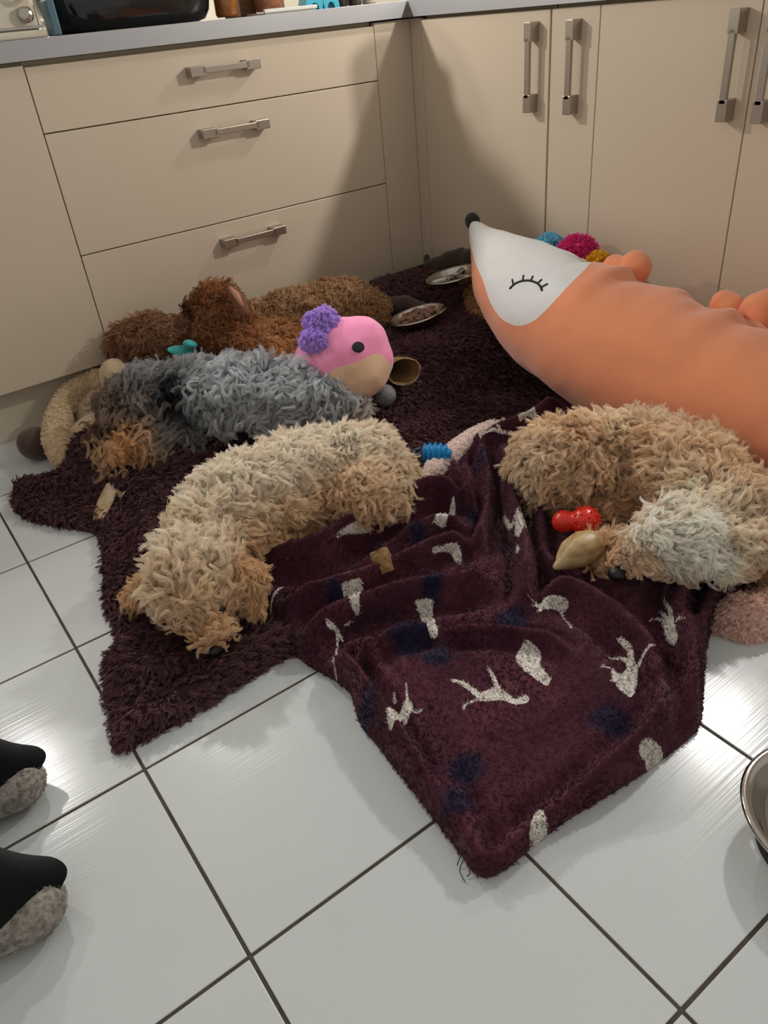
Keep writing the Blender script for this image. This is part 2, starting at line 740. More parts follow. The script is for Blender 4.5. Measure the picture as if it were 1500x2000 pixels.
# handles on the right run stand upright: rebuild orientation explicitly
for o in COL.objects:
    if o.name.startswith('handle') and o.parent and o.parent.name.startswith('door'):
        # local x (bar axis) -> world z, local -y (outwards) -> world -x
        R3 = Matrix(((0, 1, 0), (0, 0, 1), (1, 0, 0)))
        o.rotation_euler = R3.to_euler()
tag(box('trim_1', (-2.36, .055, 0), (.07, .07, ZK), M_CREAM), 'cream kickboard under the drawer unit', kind='structure')
tag(box('trim_2', (.055, -2.2, 0), (.07, .054, ZK), M_CREAM), 'cream kickboard under the right cupboards', kind='structure')

OV = .02
wt = thing('worktop', (.3, .3, ZT), 'grey worktop with brushed metal edge over the cream units', 'worktop')
bm = bmesh.new()
add_box(bm, (-2.38, -OV + .002, ZT + .0005), (.618, .618, ZT + .04), 0)
me = bm_mesh('surface', bm)
put('surface', me, M_WTOP, wt)
bm = bmesh.new()
add_box(bm, (-OV + .002, -2.2, ZT + .0005), (.618, -OV + .0015, ZT + .04), 0)
put('surface', bm_mesh('surface', bm), M_WTOP, wt)
box('edge_band', (-2.38, -OV, ZT), (-OV - .001, -OV + .0025, ZT + .0405), M_EDGE, wt, .0006)
box('edge_band', (-OV, -2.2, ZT), (-OV + .0025, -OV - .001, ZT + .0405), M_EDGE, wt, .0006)
M_REFL = mat('dark_reflection', lin(104, 94, 86), rough=.5)
V = [(-OV - .024, -OV - .001, ZT), (-OV - .001, -OV - .024, ZT), (-OV - .002, -OV - .002, ZT + .0405), (-OV, -OV, ZT)]
put('corner_reflection', mesh_of('corner_reflection', V, [(0, 1, 2), (0, 2, 3), (1, 3, 2), (0, 3, 1)], False), M_REFL, wt)  # dark wedge stands in for the diagonal reflection in the metal edge corner

# ------------------------------------------------------------------ plush dog bed under everything
M_BED = mat('beige_plush', lin(196, 172, 138), rough=.95, spec=.1, sheen=.3, var=.08, vscale=14, bump=.5, bscale=500)


def bed_height(P):
    """height of the padded heap that the dark throw lies on"""
    x, y = P[:, 0], P[:, 1]
    sh = .20 * smooth(-.65, -1.0, x)
    hh = .095 * smooth(-.80, -.52, y - sh) * smooth(-1.42, -1.26, x)
    return hh


bed = thing('dog_bed', (-.7, -.3, 0), 'beige plush dog bed with a fluffy rolled rim by the kickboard', 'dog bed')
balls = []
for x in np.arange(-1.22, -.10, .07):
    for y in np.arange(-.52, -.03, .07):
        if bed_height(np.array([[x, y - .05]]))[0] > .085:
            balls.append(((x, y, .040), (.06, .06, .038)))
balls += [(at(168, 800, .055), (.05, .06, .035)), (at(180, 838, .05), (.05, .06, .035)), (at(160, 850, .045), (.045, .05, .03)), (at(190, 775, .065), (.05, .06, .04))]
me = blob('cushion', balls, .010, 12)
put('cushion', me, M_BED, bed)
rim = np.vstack([spline([(-.20, .005, .115), (-.75, .0, .10), (-1.08, .0, .10)], 40), spline([tuple(at(*q)) for q in ((205, 742, .11), (168, 752, .10), (134, 780, .09), (113, 825, .075), (110, 860, .06), (128, 895, .045))], 34)])
me = blob('rolled_rim', [(p, .033) for p in rim], .008, 6)
rimo = put('rolled_rim', me, M_BED, bed)
c_beige = np.array(lin(240, 222, 192))
fur('fleece', me, rimo, M_FUZZ, lambda P, N: np.tile(c_beige, (len(P), 1)), n=4500, k=8, T=4, length=.009, lift=50, curl=.002, spread=.004,
    clump=.5, rad=.0004, keep=lambda c, n: (n[:, 2] > -.4), wild=1.2, seed=11, cvar=.06, kind='stuff')

# brown ribbed ball at the left
cb = at(68, 866, .042)
V, F = [], []
nb, mb = 64, 32
for i in range(mb + 1):
    th = math.pi * i / mb
    for k in range(nb):
        ph = 2 * math.pi * k / nb
        r = .043 * (1 + .025 * abs(math.sin(ph * 12)) * math.sin(th))
        V.append((r * math.sin(th) * math.cos(ph), r * math.sin(th) * math.sin(ph), r * .95 * math.cos(th)))
for i in range(mb):
    for k in range(nb):
        F.append((i * nb + k, (i + 1) * nb + k, (i + 1) * nb + (k + 1) % nb, i * nb + (k + 1) % nb))
V = np.array(V) @ rotm(.9, .3, .4).T + cb
o = put('ribbed_ball', mesh_of('ribbed_ball', V, F), mat('brown_corduroy', lin(74, 54, 44), rough=.95, sheen=.3, bump=.5, bscale=300))
tag(o, 'dark brown ribbed fabric ball on the tiles at far left', 'ball')

# beige plush snout with a pink pad
pt = thing('plush_toy', at(228, 740, .13), 'beige plush toy with a round pink pad below the brown dog', 'plush toy')
c = at(228, 738, .15)
me = blob('body', [(c, (.045, .05, .055)), (c + np.array([.05, .03, -.02]), .05)], .006, 6)
pto = put('body', me, M_BED, pt)
bv = BVHTree.FromPolygons([v.co[:] for v in me.vertices], [p.vertices[:] for p in me.polygons])


def onto(bv, u, v, off=.0):
    hit = bv.ray_cast(Vector(CAM), Vector(ray(u, v)))
    if hit[0] is None:
        return None, None
    return np.array(hit[0]) + off * np.array(hit[1]), np.array(hit[1])


def disc_on(bv, u, v, ru, rv, off, n=40, rings=6):
    """round patch lying on a surface"""
    V, F = [], []
    p, _ = onto(bv, u, v, off)
    V.append(p)
    for r in range(1, rings + 1):
        for k in range(n):
            a = 2 * math.pi * k / n
            q, _ = onto(bv, u + ru * r / rings * math.cos(a), v + rv * r / rings * math.sin(a), off if r < rings else -.001)
            V.append(q if q is not None else V[-1])
    for k in range(n):
        F.append((0, 1 + k, 1 + (k + 1) % n))
    for r in range(rings - 1):
        for k in range(n):
            a, b = 1 + r * n + k, 1 + r * n + (k + 1) % n
            F.append((a, a + n, b + n, b))
    return V, F


V, F = disc_on(bv, 226, 742, 11, 13, .004)
put('pad', mesh_of('pad', V, F), mat('pink_pad', lin(196, 150, 130), rough=.9, sheen=.3), pt)


# ------------------------------------------------------------------ cloth as draped relief
def drape(poly, height, res, edge=.02):
    """grid over a closed outline (world xy); height(P, d) gives z from the distance d to the outline"""
    poly = np.asarray(poly, float)[:, :2]
    lo, hi = poly.min(0) - res, poly.max(0) + res
    nx, ny = int((hi[0] - lo[0]) / res) + 2, int((hi[1] - lo[1]) / res) + 2
    X, Y = np.meshgrid(lo[0] + res * np.arange(nx), lo[1] + res * np.arange(ny), indexing='ij')
    P = np.stack([X.ravel(), Y.ravel()], 1)
    sd, near = poly_sdf(P, poly)
    ins = (sd < 0).reshape(nx, ny)
    cell = ins[:-1, :-1] | ins[1:, :-1] | ins[:-1, 1:] | ins[1:, 1:]
    out = sd > 0
    P[out] = near[out]
    z = height(P, np.maximum(-sd, 0))
    I = np.arange(nx * ny).reshape(nx, ny)
    a, b = np.nonzero(cell)
    F = np.stack([I[a, b], I[a + 1, b], I[a + 1, b + 1], I[a, b + 1]], 1)
    used, inv = np.unique(F, return_inverse=True)
    V = np.concatenate([P, z[:, None]], 1)[used]
    return V, inv.reshape(-1, 4), -sd[used]


def ridges_z(P, ridges):
    z = np.zeros(len(P))
    for line, wd, hh in ridges:
        d, _, t = seg_dist(P, line)
        fade = np.minimum(1, 5 * np.minimum(t, 1 - t) + .25)
        z = z + (hh * fade) * np.exp(-(d / wd) ** 2) - .35 * hh * fade * np.exp(-((d - 2.0 * wd) / wd) ** 2)
    return z


def fast_mesh(name, V, F):
    me = bpy.data.meshes.new(name)
    n, m = len(V), len(F)
    k = F.shape[1]
    me.vertices.add(n)
    me.vertices.foreach_set('co', V.astype(np.float32).ravel())
    me.loops.add(m * k)
    me.loops.foreach_set('vertex_index', F.astype(np.int32).ravel())
    me.polygons.add(m)
    me.polygons.foreach_set('loop_start', (np.arange(m) * k).astype(np.int32))
    me.polygons.foreach_set('use_smooth', np.ones(m, bool))
    me.update(calc_edges=True)
    me.validate()
    return me


def pxl(pts, z):
    return np.array([at(u, v, z)[:2] for u, v in pts])


# dark shaggy throw
sh_px = [(186, 872, .06), (120, 905, .03), (60, 925, .02), (27, 945, .01), (26, 985, 0), (45, 1012, 0), (110, 1030, 0), (190, 1048, 0), (200, 1110, 0), (205, 1180, 0), (222, 1225, 0),
         (230, 1262, 0), (208, 1300, 0), (212, 1370, 0), (222, 1420, 0), (232, 1468, 0), (300, 1440, 0), (400, 1385, 0), (480, 1335, 0), (560, 1288, 0), (640, 1280, 0)]
sh_poly = [at(u, v, z)[:2] for u, v, z in sh_px] + [np.array(q) for q in ((-1.02, -1.30), (-.6, -1.45), (-.22, -1.45), (-.12, -1.0), (-.04, -.5), (-.03, -.06), (-.13, -.025), (-.3, -.03), (-.8, -.06), (-1.15, -.10), (-1.24, -.22))]
sh_poly = spline(np.array(sh_poly), 150, True)
sh_r = [(pxl([(215, 1440), (330, 1380), (470, 1290), (580, 1210)], .02), .030, .022),
        (pxl([(230, 1300), (330, 1300), (420, 1270)], .02), .028, .016),
        (pxl([(215, 1200), (270, 1080), (300, 960), (380, 890)], .02), .030, .014),
        (pxl([(60, 960), (150, 930), (190, 880)], .03), .035, .03),
        (pxl([(45, 1000), (120, 1010), (200, 1000)], .02), .03, .012),
        (pxl([(770, 690), (840, 660), (920, 620)], .11), .035, .012),
        (pxl([(780, 760), (870, 740), (960, 700)], .09), .03, .012),
        (pxl([(760, 840), (860, 800), (960, 760)], .06), .03, .014),
        (np.array([(-.38, -.13), (-.24, -.11), (-.12, -.13), (-.06, -.22)]), .07, .065)]


def sh_h(P, d):
    base = bed_height(P)
    wav = .016 * fbm(P * np.array([.8, 1.9]), 9, 3) + .010 * vnoise(P * np.array([.7, 1.6]), 34, 5)
    z = base + wav + ridges_z(P, sh_r) + .006
    z = np.maximum(z, .012)
    return .001 + z * np.sqrt(1 - (1 - np.minimum(d / .022, 1)) ** 2)


V, F, dd = drape(sh_poly, sh_h, .008)
shag = thing('shaggy_throw', (-1.0, -.7, 0), 'large dark plum shaggy throw spread under the dogs', 'blanket')
me = fast_mesh('backing', V, F)
M_SHAG = mat('plum_backing', lin(50, 33, 36), rough=.98, spec=.05)
sb = put('backing', me, M_SHAG, shag)
c_plum = np.array(lin(106, 75, 79))


def shag_flow(P, N):
    a = 5.5 * (fbm(P[:, :2], 3.2, 21) - .5) * 2
    return np.stack([np.cos(a - 1.2), np.sin(a - 1.2), 0 * a], 1)


def shag_col(P, N):
    q = .75 + .5 * fbm(P[:, :2], 12, 4)
    return c_plum[None] * q[:, None]


fur('pile', me, sb, M_PILE, shag_col, n=42000, k=7, T=4, length=.016, lvar=.35, lift=30, flow=shag_flow, curl=.002, turns=.5, spread=.0045, clump=.55,
    rad=.0005, droop=.15, wild=.45, pw=1.5, fz=.2, seed=5, cvar=.2, kind='stuff')

# printed fleece blanket
fl_px = [(1105, 775, .05), (1040, 788, .05), (985, 828, .05), (930, 870, .05), (870, 915, .05), (838, 940, .06), (800, 968, .06), (740, 990, .06), (660, 1032, .06), (590, 1078, .05), (530, 1090, .03), (503, 1120, .01), (500, 1165, 0),
         (520, 1210, 0), (560, 1262, 0), (600, 1300, 0), (660, 1335, 0), (690, 1365, 0), (700, 1410, 0), (750, 1475, 0), (800, 1540, 0), (850, 1605, 0), (895, 1665, 0), (925, 1705, 0), (950, 1716, 0), (985, 1702, 0),
         (1030, 1665, 0), (1085, 1620, 0), (1150, 1578, 0), (1230, 1530, 0), (1300, 1480, 0), (1350, 1440, 0), (1368, 1410, 0), (1372, 1350, 0), (1378, 1290, 0), (1386, 1240, 0), (1410, 1200, 0), (1440, 1165, 0), (1480, 1125, 0), (1525, 1090, 0), (1540, 1040, 0), (1500, 960, 0), (1420, 880, 0), (1300, 830, 0), (1200, 800, 0)]
fl_poly = spline(np.array([at(u, v, z)[:2] for u, v, z in fl_px]), 170, True)
FR = [([(515, 1110), (600, 1112), (690, 1062), (760, 1015), (850, 985), (920, 985)], .024, .040),
      ([(560, 1185), (650, 1160), (760, 1120), (850, 1078), (930, 1060)], .022, .026),
      ([(590, 1250), (680, 1205), (790, 1168), (890, 1155), (960, 1135)], .024, .032),
      ([(985, 890), (990, 960), (1010, 1030), (1030, 1100), (1015, 1180)], .020, .034),
      ([(930, 880), (955, 950), (950, 1020), (930, 1080)], .016, .026),
      ([(880, 925), (905, 960), (925, 1000)], .014, .02),
      ([(1040, 960), (1055, 1020), (1060, 1080), (1090, 1130)], .015, .022),
      ([(1050, 1168), (1110, 1160), (1185, 1200), (1250, 1262), (1288, 1335), (1285, 1390)], .028, .027),
      ([(1340, 1140), (1330, 1200), (1350, 1290), (1352, 1380)], .024, .030),
      ([(1420, 1120), (1390, 1170), (1365, 1240)], .018, .03),
      ([(640, 1290), (700, 1330), (770, 1430), (840, 1550), (900, 1640), (945, 1690)], .022, .028),
      ([(690, 1240), (760, 1330), (830, 1440), (890, 1550), (950, 1650)], .016, .012),
      ([(960, 1690), (1060, 1610), (1170, 1520), (1270, 1430), (1300, 1370)], .020, .022),
      ([(860, 1240), (960, 1238), (1060, 1250), (1110, 1280)], .018, .016),
      ([(700, 1290), (760, 1250), (850, 1230)], .02, .018),
      ([(870, 915), (950, 875), (1040, 835), (1080, 800)], .02, .024),
      ([(1100, 960), (1150, 1040), (1160, 1100)], .02, .012),
      ([(780, 1060), (850, 1030), (900, 1030)], .015, .018),
      ([(610, 1300), (670, 1300), (700, 1345)], .016, .02)]
fl_r = [(spline(pxl(l, .04), 24), wd * .70, hh * 1.4) for l, wd, hh in FR]


def fl_h(P, d):
    z = .028 + .014 * fbm(P, 9, 31) + ridges_z(P, fl_r) + .0035 * vnoise(P, 45, 33)
    # lies on the pile and against the dogs at the back
    z = z + .02 * smooth(-1.2, -1.0, P[:, 1])
    z = np.maximum(z, .014)
    return .0015 + z * np.sqrt(1 - (1 - np.minimum(d / .030, 1)) ** 2)


V, F, dd = drape(fl_poly, fl_h, .0035)
fleece = thing('printed_blanket', (-1.0, -1.4, 0), 'crumpled plum fleece blanket printed with white animals in the foreground', 'blanket')
me = fast_mesh('fleece', V, F)
# white animal shapes as flat print: signed distance on the cloth, in metres
Zc = lambda zx, zy: (500 + zx / 1.579, 900 + zy / 1.579)
POL = [[(240, 235), (290, 205), (345, 182), (357, 200), (340, 225), (290, 232)],
       [(540, 190), (555, 170), (600, 140), (615, 150), (590, 185), (555, 197)],
       [(545, 290), (550, 268), (600, 255), (625, 265), (635, 300), (628, 320), (605, 295), (570, 285)],
       [(262, 390), (290, 368), (322, 365), (327, 400), (320, 445), (290, 440), (270, 415)],
       [(490, 435), (550, 435), (545, 470), (560, 520), (555, 545), (530, 520), (505, 480)],
       [(235, 610), (265, 605), (275, 650), (262, 675), (245, 650)],
       [(405, 760), (465, 740), (480, 770), (420, 805)],
       [(690, 720), (740, 700), (770, 715), (800, 735), (835, 725), (840, 745), (800, 752), (760, 740), (700, 742)],
       [(820, 570), (850, 563), (880, 600), (875, 630), (905, 670), (895, 695), (850, 665), (820, 640), (800, 610)],
       [(1120, 660), (1160, 620), (1178, 660), (1165, 720), (1150, 730), (1115, 700), (1095, 655)],
       [(870, 470), (900, 455), (940, 470), (965, 450), (950, 425), (900, 420), (880, 440)],
       [(1255, 500), (1280, 480), (1300, 540), (1290, 570), (1268, 555)],
       [(1185, 870), (1195, 845), (1235, 850), (1260, 880), (1240, 920), (1210, 900)],
       [(845, 1100), (870, 1075), (905, 1058), (945, 1075), (930, 1105), (880, 1150), (870, 1125)],
       [(800, 200), (845, 195), (848, 225), (820, 220)],
       [(1455, 360), (1470, 350), (1485, 360), (1475, 385), (1460, 380)],
       [(808, -135), (838, -172), (860, -160), (876, -118), (868, -110), (840, -135)]]
STR = [([(82, 390), (50, 420), (42, 460), (70, 495)], 8), ([(220, 500), (250, 530), (268, 555)], 11), ([(250, 530), (230, 570)], 7), ([(293, 500), (275, 515)], 4),
       ([(430, 745), (425, 715)], 9), ([(468, 745), (462, 685)], 7), ([(475, 765), (490, 778), (512, 770)], 7),
       ([(700, 735), (640, 690), (605, 678)], 17), ([(745, 708), (735, 675), (718, 645)], 14), ([(690, 738), (650, 750), (640, 768)], 8),
       ([(1160, 640), (1150, 580), (1120, 550)], 13), ([(1172, 650), (1200, 590), (1230, 570)], 9), ([(1155, 640), (1130, 612), (1088, 608)], 10), ([(1115, 660), (1090, 640), (1065, 635)], 9), ([(1110, 670), (1095, 680)], 9),
       ([(880, 450), (840, 415)], 7), ([(940, 470), (960, 500), (972, 518)], 8), ([(900, 455), (850, 445)], 7),
       ([(1265, 510), (1240, 490), (1210, 495)], 8), ([(1270, 495), (1250, 470), (1235, 470)], 7), ([(1282, 495), (1270, 450), (1258, 430)], 8), ([(1298, 492), (1322, 487)], 6),
       ([(765, 180), (795, 195), (830, 182)], 8), ([(815, 185), (830, 205)], 8), ([(395, 160), (402, 175)], 10), ([(690, -80), (700, -95), (760, -85), (790, -85)], 9), ([(745, -110), (760, -85)], 7),
       ([(805, 270), (812, 280)], 8), ([(860, 150), (870, 155)], 5)]


def cloth_xy(zx, zy):
    u, v = Zc(zx, zy)
    zs = np.linspace(.13, .0, 90)
    Q = np.array([at(u, v, z) for z in zs])
    hz = fl_h(Q[:, :2], np.full(90, .05))
    i = int(np.argmax(Q[:, 2] <= hz))
    return Q[i, :2]


PQ = [spline(np.array([cloth_xy(*c) for c in q]), len(q) * 4, True) for q in POL]
SQ = [(spline(np.array([cloth_xy(*c) for c in q]), len(q) * 4), wd) for q, wd in STR]
NV = [(cloth_xy(zx, zy), rr) for zx, zy, rr in ((250, 430, 40), (672, 190, 34), (775, 285, 40), (500, 235, 40), (540, 375, 44), (790, 490, 60), (480, 540, 80), (1095, 800, 60), (650, 950, 55), (620, 1040, 45), (335, 770, 45), (1310, 360, 60), (700, -20, 45), (560, 600, 50), (1090, 300, 50))]


def print_at(P):
    s = np.full(len(P), 1.0)
    for pq in PQ:
        lo, hi = pq.min(0) - .02, pq.max(0) + .02
        m = ((P[:, :2] > lo) & (P[:, :2] < hi)).all(1)
        if m.any():
            s[m] = np.minimum(s[m], poly_sdf(P[m], pq)[0])
    for pq, wd in SQ:
        lo, hi = pq.min(0) - .02, pq.max(0) + .02
        m = ((P[:, :2] > lo) & (P[:, :2] < hi)).all(1)
        if m.any():
            dw, _, tt = seg_dist(P[m], pq)
            s[m] = np.minimum(s[m], dw - wd / 1.579 / 2 / 1180 * (1.15 - .5 * tt))
    nv = np.zeros(len(P))
    for c, rr in NV:
        d = np.hypot(*(P[:, :2] - c).T)
        nv = np.maximum(nv, np.exp(-(d / (rr / 1.579 / 1180)) ** 2))
    return s, nv


s, navy = print_at(V)
a1 = me.attributes.new('print', 'FLOAT', 'POINT')
a1.data.foreach_set('value', (s * 1000).astype(np.float32))
a2 = me.attributes.new('dye', 'FLOAT', 'POINT')
a2.data.foreach_set('value', navy.astype(np.float32))


def fleece_mat():
    m, nt, p = nodes_of('printed_fleece')
    at1 = N_(nt, 'ShaderNodeAttribute', attribute_name='print')
    at2 = N_(nt, 'ShaderNodeAttribute', attribute_name='dye')
    geo = N_(nt, 'ShaderNodeNewGeometry')
    n1 = N_(nt, 'ShaderNodeTexNoise')
    n1.inputs['Scale'].default_value = 9
    n1.inputs['Detail'].default_value = 4
    nt.links.new(geo.outputs['Position'], n1.inputs['Vector'])
    r1 = N_(nt, 'ShaderNodeValToRGB')
    r1.color_ramp.elements[0].color = (*lin(60, 32, 42), 1)
    r1.color_ramp.elements[1].color = (*lin(90, 50, 61), 1)
    r1.color_ramp.elements[0].position = .38
    r1.color_ramp.elements[1].position = .68
    nt.links.new(n1.outputs['Fac'], r1.inputs['Fac'])
    nf = N_(nt, 'ShaderNodeTexNoise')
    nf.inputs['Scale'].default_value = 60
    nf.inputs['Detail'].default_value = 3
    nt.links.new(geo.outputs['Position'], nf.inputs['Vector'])
    ml = N_(nt, 'ShaderNodeMath', operation='MULTIPLY_ADD')
    nt.links.new(nf.outputs['Fac'], ml.inputs[0])
    ml.inputs[1].default_value = .8
    ml.inputs[2].default_value = -.4
    ad = N_(nt, 'ShaderNodeMath', operation='ADD')
    nt.links.new(at2.outputs['Fac'], ad.inputs[0])
    nt.links.new(ml.outputs[0], ad.inputs[1])
    rn = N_(nt, 'ShaderNodeMapRange')
    rn.inputs['From Min'].default_value = .25
    rn.inputs['From Max'].default_value = .75
    nt.links.new(ad.outputs[0], rn.inputs['Value'])
    mx = N_(nt, 'ShaderNodeMix', data_type='RGBA')
    nt.links.new(rn.outputs[0], mx.inputs['Factor'])
    nt.links.new(r1.outputs['Color'], mx.inputs['A'])
    mx.inputs['B'].default_value = (*lin(38, 34, 54), 1)
    # white print with dark squiggles
    wv = N_(nt, 'ShaderNodeTexWave')
    wv.inputs['Scale'].default_value = 55
    wv.inputs['Distortion'].default_value = 9
    wv.inputs['Detail'].default_value = 2
    wv.inputs['Detail Scale'].default_value = 2.5
    nt.links.new(geo.outputs['Position'], wv.inputs['Vector'])
    rw = N_(nt, 'ShaderNodeValToRGB')
    rw.color_ramp.elements[0].color = (*lin(120, 108, 100), 1)
    rw.color_ramp.elements[0].position = .02
    rw.color_ramp.elements[1].color = (*lin(226, 220, 212), 1)
    rw.color_ramp.elements[1].position = .16
    nt.links.new(wv.outputs['Fac'], rw.inputs['Fac'])
    # ragged fibre edge
    n4 = N_(nt, 'ShaderNodeTexNoise')
    n4.inputs['Scale'].default_value = 420
    nt.links.new(geo.outputs['Position'], n4.inputs['Vector'])
    m4 = N_(nt, 'ShaderNodeMath', operation='MULTIPLY_ADD')
    nt.links.new(n4.outputs['Fac'], m4.inputs[0])
    m4.inputs[1].default_value = 3.0
    m4.inputs[2].default_value = -1.5
    a4 = N_(nt, 'ShaderNodeMath', operation='ADD')
    nt.links.new(at1.outputs['Fac'], a4.inputs[0])
    nt.links.new(m4.outputs[0], a4.inputs[1])
    ms = N_(nt, 'ShaderNodeMapRange')
    ms.inputs['From Min'].default_value = -.5
    ms.inputs['From Max'].default_value = .5
    ms.inputs['To Min'].default_value = 1
    ms.inputs['To Max'].default_value = 0
    nt.links.new(a4.outputs[0], ms.inputs['Value'])
    m2 = N_(nt, 'ShaderNodeMix', data_type='RGBA')
    nt.links.new(ms.outputs[0], m2.inputs['Factor'])
    nt.links.new(mx.outputs['Result'], m2.inputs['A'])
    nt.links.new(rw.outputs['Color'], m2.inputs['B'])
    nt.links.new(m2.outputs['Result'], p.inputs['Base Color'])
    p.inputs['Roughness'].default_value = .95
    p.inputs['Specular IOR Level'].default_value = .08
    p.inputs['Sheen Weight'].default_value = .35
    p.inputs['Sheen Roughness'].default_value = .4
    p.inputs['Sheen Tint'].default_value = (.8, .6, .65, 1)
    n5 = N_(nt, 'ShaderNodeTexNoise')
    n5.inputs['Scale'].default_value = 260
    n5.inputs['Detail'].default_value = 4
    nt.links.new(geo.outputs['Position'], n5.inputs['Vector'])
    bp = N_(nt, 'ShaderNodeBump')
    bp.inputs['Strength'].default_value = .55
    bp.inputs['Distance'].default_value = .003
    nt.links.new(n5.outputs['Fac'], bp.inputs['Height'])
    nt.links.new(bp.outputs['Normal'], p.inputs['Normal'])
    return m


fb = put('fleece', me, fleece_mat(), fleece)
n_a, n_b, n_c, n_w = [np.array(lin(*c)) for c in ((62, 34, 44), (96, 56, 66), (38, 34, 56), (236, 230, 222))]


def nap_col(P, N):
    s_, nv = print_at(P)
    q = smooth(.35, .65, fbm(P, 9, 71))[:, None]
    c = n_a * (1 - q) + n_b * q
    k = smooth(.3, .75, nv + .5 * (vnoise(P, 60, 73) - .5))[:, None]
    c = c * (1 - k) + n_c * k
    k = (s_ < 0)[:, None] * (.45 + .55 * smooth(.38, .5, vnoise(P, 170, 75)))[:, None]
    return c * (1 - k) + n_w * k


fur('nap', me, fb, M_PILE, nap_col, n=60000, k=2, T=3, length=.0045, lift=40, flow=shag_flow, curl=.0004, turns=.3, spread=.002, clump=.2, rad=.0004, droop=.1, wild=.6, seed=51, cvar=.12, kind='stuff')
# turned-up white sherpa edge at the back
hem = spline([tuple(at(u, v, z)) for u, v, z in ((832, 935, .055), (862, 905, .055), (900, 872, .055), (940, 848, .055), (985, 830, .05))], 30)
me = blob('sherpa_hem', [(p + np.array([0, .0, 0]), (.020 if 3 < i < 26 else .012)) for i, p in enumerate(hem)], .005, 5)
hm = put('sherpa_hem', me, mat('sherpa', lin(206, 180, 172), rough=.95), fleece)
tag(hm, 'turned-up pinkish white sherpa edge')
c_sh = np.array(lin(253, 240, 234))
fur('sherpa_pile', me, hm, M_FUZZ, lambda P, N: np.tile(c_sh, (len(P), 1)), n=1800, k=8, T=4, length=.009, lift=60, curl=.002, spread=.003, clump=.5, rad=.0003, wild=1.5, seed=8, cvar=.05, kind='stuff')
# loose threads at the tip
th = [spline([tuple(at(*q)) for q in l], 12) for l in ([(905, 1680, .02), (898, 1700, .008), (908, 1722, .002)], [(912, 1668, .02), (900, 1672, .01), (893, 1690, .003)], [(915, 1690, .01), (918, 1705, .004), (912, 1712, .002)])]
V, F = merge([tube(t, .0006, 5) for t in th])
put('loose_thread', mesh_of('loose_thread', V, F), mat('thread', lin(40, 28, 34), rough=.9), fleece)

# pink fluffy blanket at the right edge
pk_px = [(1384, 1228, 0), (1392, 1205, 0), (1415, 1178, .01), (1445, 1160, .02), (1480, 1142, .03), (1540, 1120, .03), (1620, 1130, .02), (1640, 1210, 0), (1560, 1240, 0), (1500, 1245, 0), (1455, 1252, 0), (1420, 1245, 0)]
pk_poly = spline(np.array([at(*q)[:2] for q in pk_px]), 60, True)
pk_r = [(pxl([(1420, 1190), (1470, 1200), (1540, 1180)], .03), .02, .03), (pxl([(1400, 1225), (1450, 1235), (1520, 1225)], .02), .016, .02)]
V, F, dd = drape(pk_poly, lambda P, d: .001 + (.018 + .02 * fbm(P, 14, 41) + ridges_z(P, pk_r)) * np.sqrt(1 - (1 - np.minimum(d / .025, 1)) ** 2), .005)
pk = thing('pink_blanket', (-.7, -1.65, 0), 'pale pink fluffy blanket corner on the tiles at right', 'blanket')
me = fast_mesh('backing', V, F)
po = put('backing', me, mat('pink_backing', lin(226, 190, 178), rough=.95), pk)
c_pk = np.array(lin(250, 220, 208))
fur('pile', me, po, M_FUZZ, lambda P, N: np.tile(c_pk, (len(P), 1)), n=3500, k=9, T=4, length=.015, lift=50, curl=.003, spread=.004, clump=.6, rad=.0004, flow=shag_flow, wild=.5, seed=9, cvar=.08, kind='stuff')

# ------------------------------------------------------------------ dogs
def dirflow(line, zdown=.35):
    """hair combed along a polyline of photo points (head to tail)"""
    L = np.array([at(u, v, z) for u, v, z in line])

    def f(P, N):
        _, _, t = seg_dist(P, L)
        i = np.minimum((t * (len(L) - 1)).astype(int), len(L) - 2)
        d = unit(L[i + 1] - L[i])
        return d + np.array([0, 0, -zdown])
    return f


def make_dog(label, base, balls, skin_rgb, voxel=.008):
    t = thing('dog', (base[0], base[1], base[2]), label, 'dog')
    me = blob('body', balls, voxel, 5)
    Vv, Nn, _ = mesh_arrays(me)
    Vv = Vv + Nn * (.018 * (fbm(Vv, 36, 5, 2) - .5))[:, None]
    me.vertices.foreach_set('co', Vv.ravel())
    me.update()
    m = mat('dog_skin', skin_rgb, rough=.95, spec=.1, var=.15, vscale=25)
    b = put('body', me, m, t)
    return t, b, me


def up(thr=-.25, zmin=-1):
    return lambda c, n: ((n[:, 2] > thr) & (c[:, 2] > zmin)).astype(float)


def patchw(P, u, v, z, r):
    c = at(u, v, z)
    d = np.linalg.norm(P - c, axis=1)
    return np.exp(-(d / r) ** 2)[:, None]


def cols(*c):
    return [np.array(lin(*x)) for x in c]


M_NOSE = mat('dog_nose', lin(26, 22, 22), rough=.35, bump=.4, bscale=500)
M_EYE = mat('dog_eye', lin(20, 15, 12), rough=.08)

# --- cream dog in front
balls = chain([(752, 938, .080, .055), (710, 920, .105, .080), (610, 935, .112, .088), (500, 985, .115, .094), (428, 1040, .108, .084), (405, 1085, .098, .062)])
balls += chain([(386, 1130, .110, .068), (390, 1165, .098, .062)]) + chain([(400, 1180, .085, .044), (415, 1240, .060, .030)])
balls += chain([(700, 965, .105, .062), (738, 968, .085, .052)]) + chain([(480, 1085, .055, .045), (560, 1085, .045, .028)]) + [(at(580, 1010, .07), .07)]
t, b, me = make_dog('cream curly dog curled up in front with its face down on the throw', at(560, 1020, 0), balls, lin(170, 128, 88))
w1, w2, w3 = cols((250, 237, 216), (235, 202, 160), (254, 249, 239))


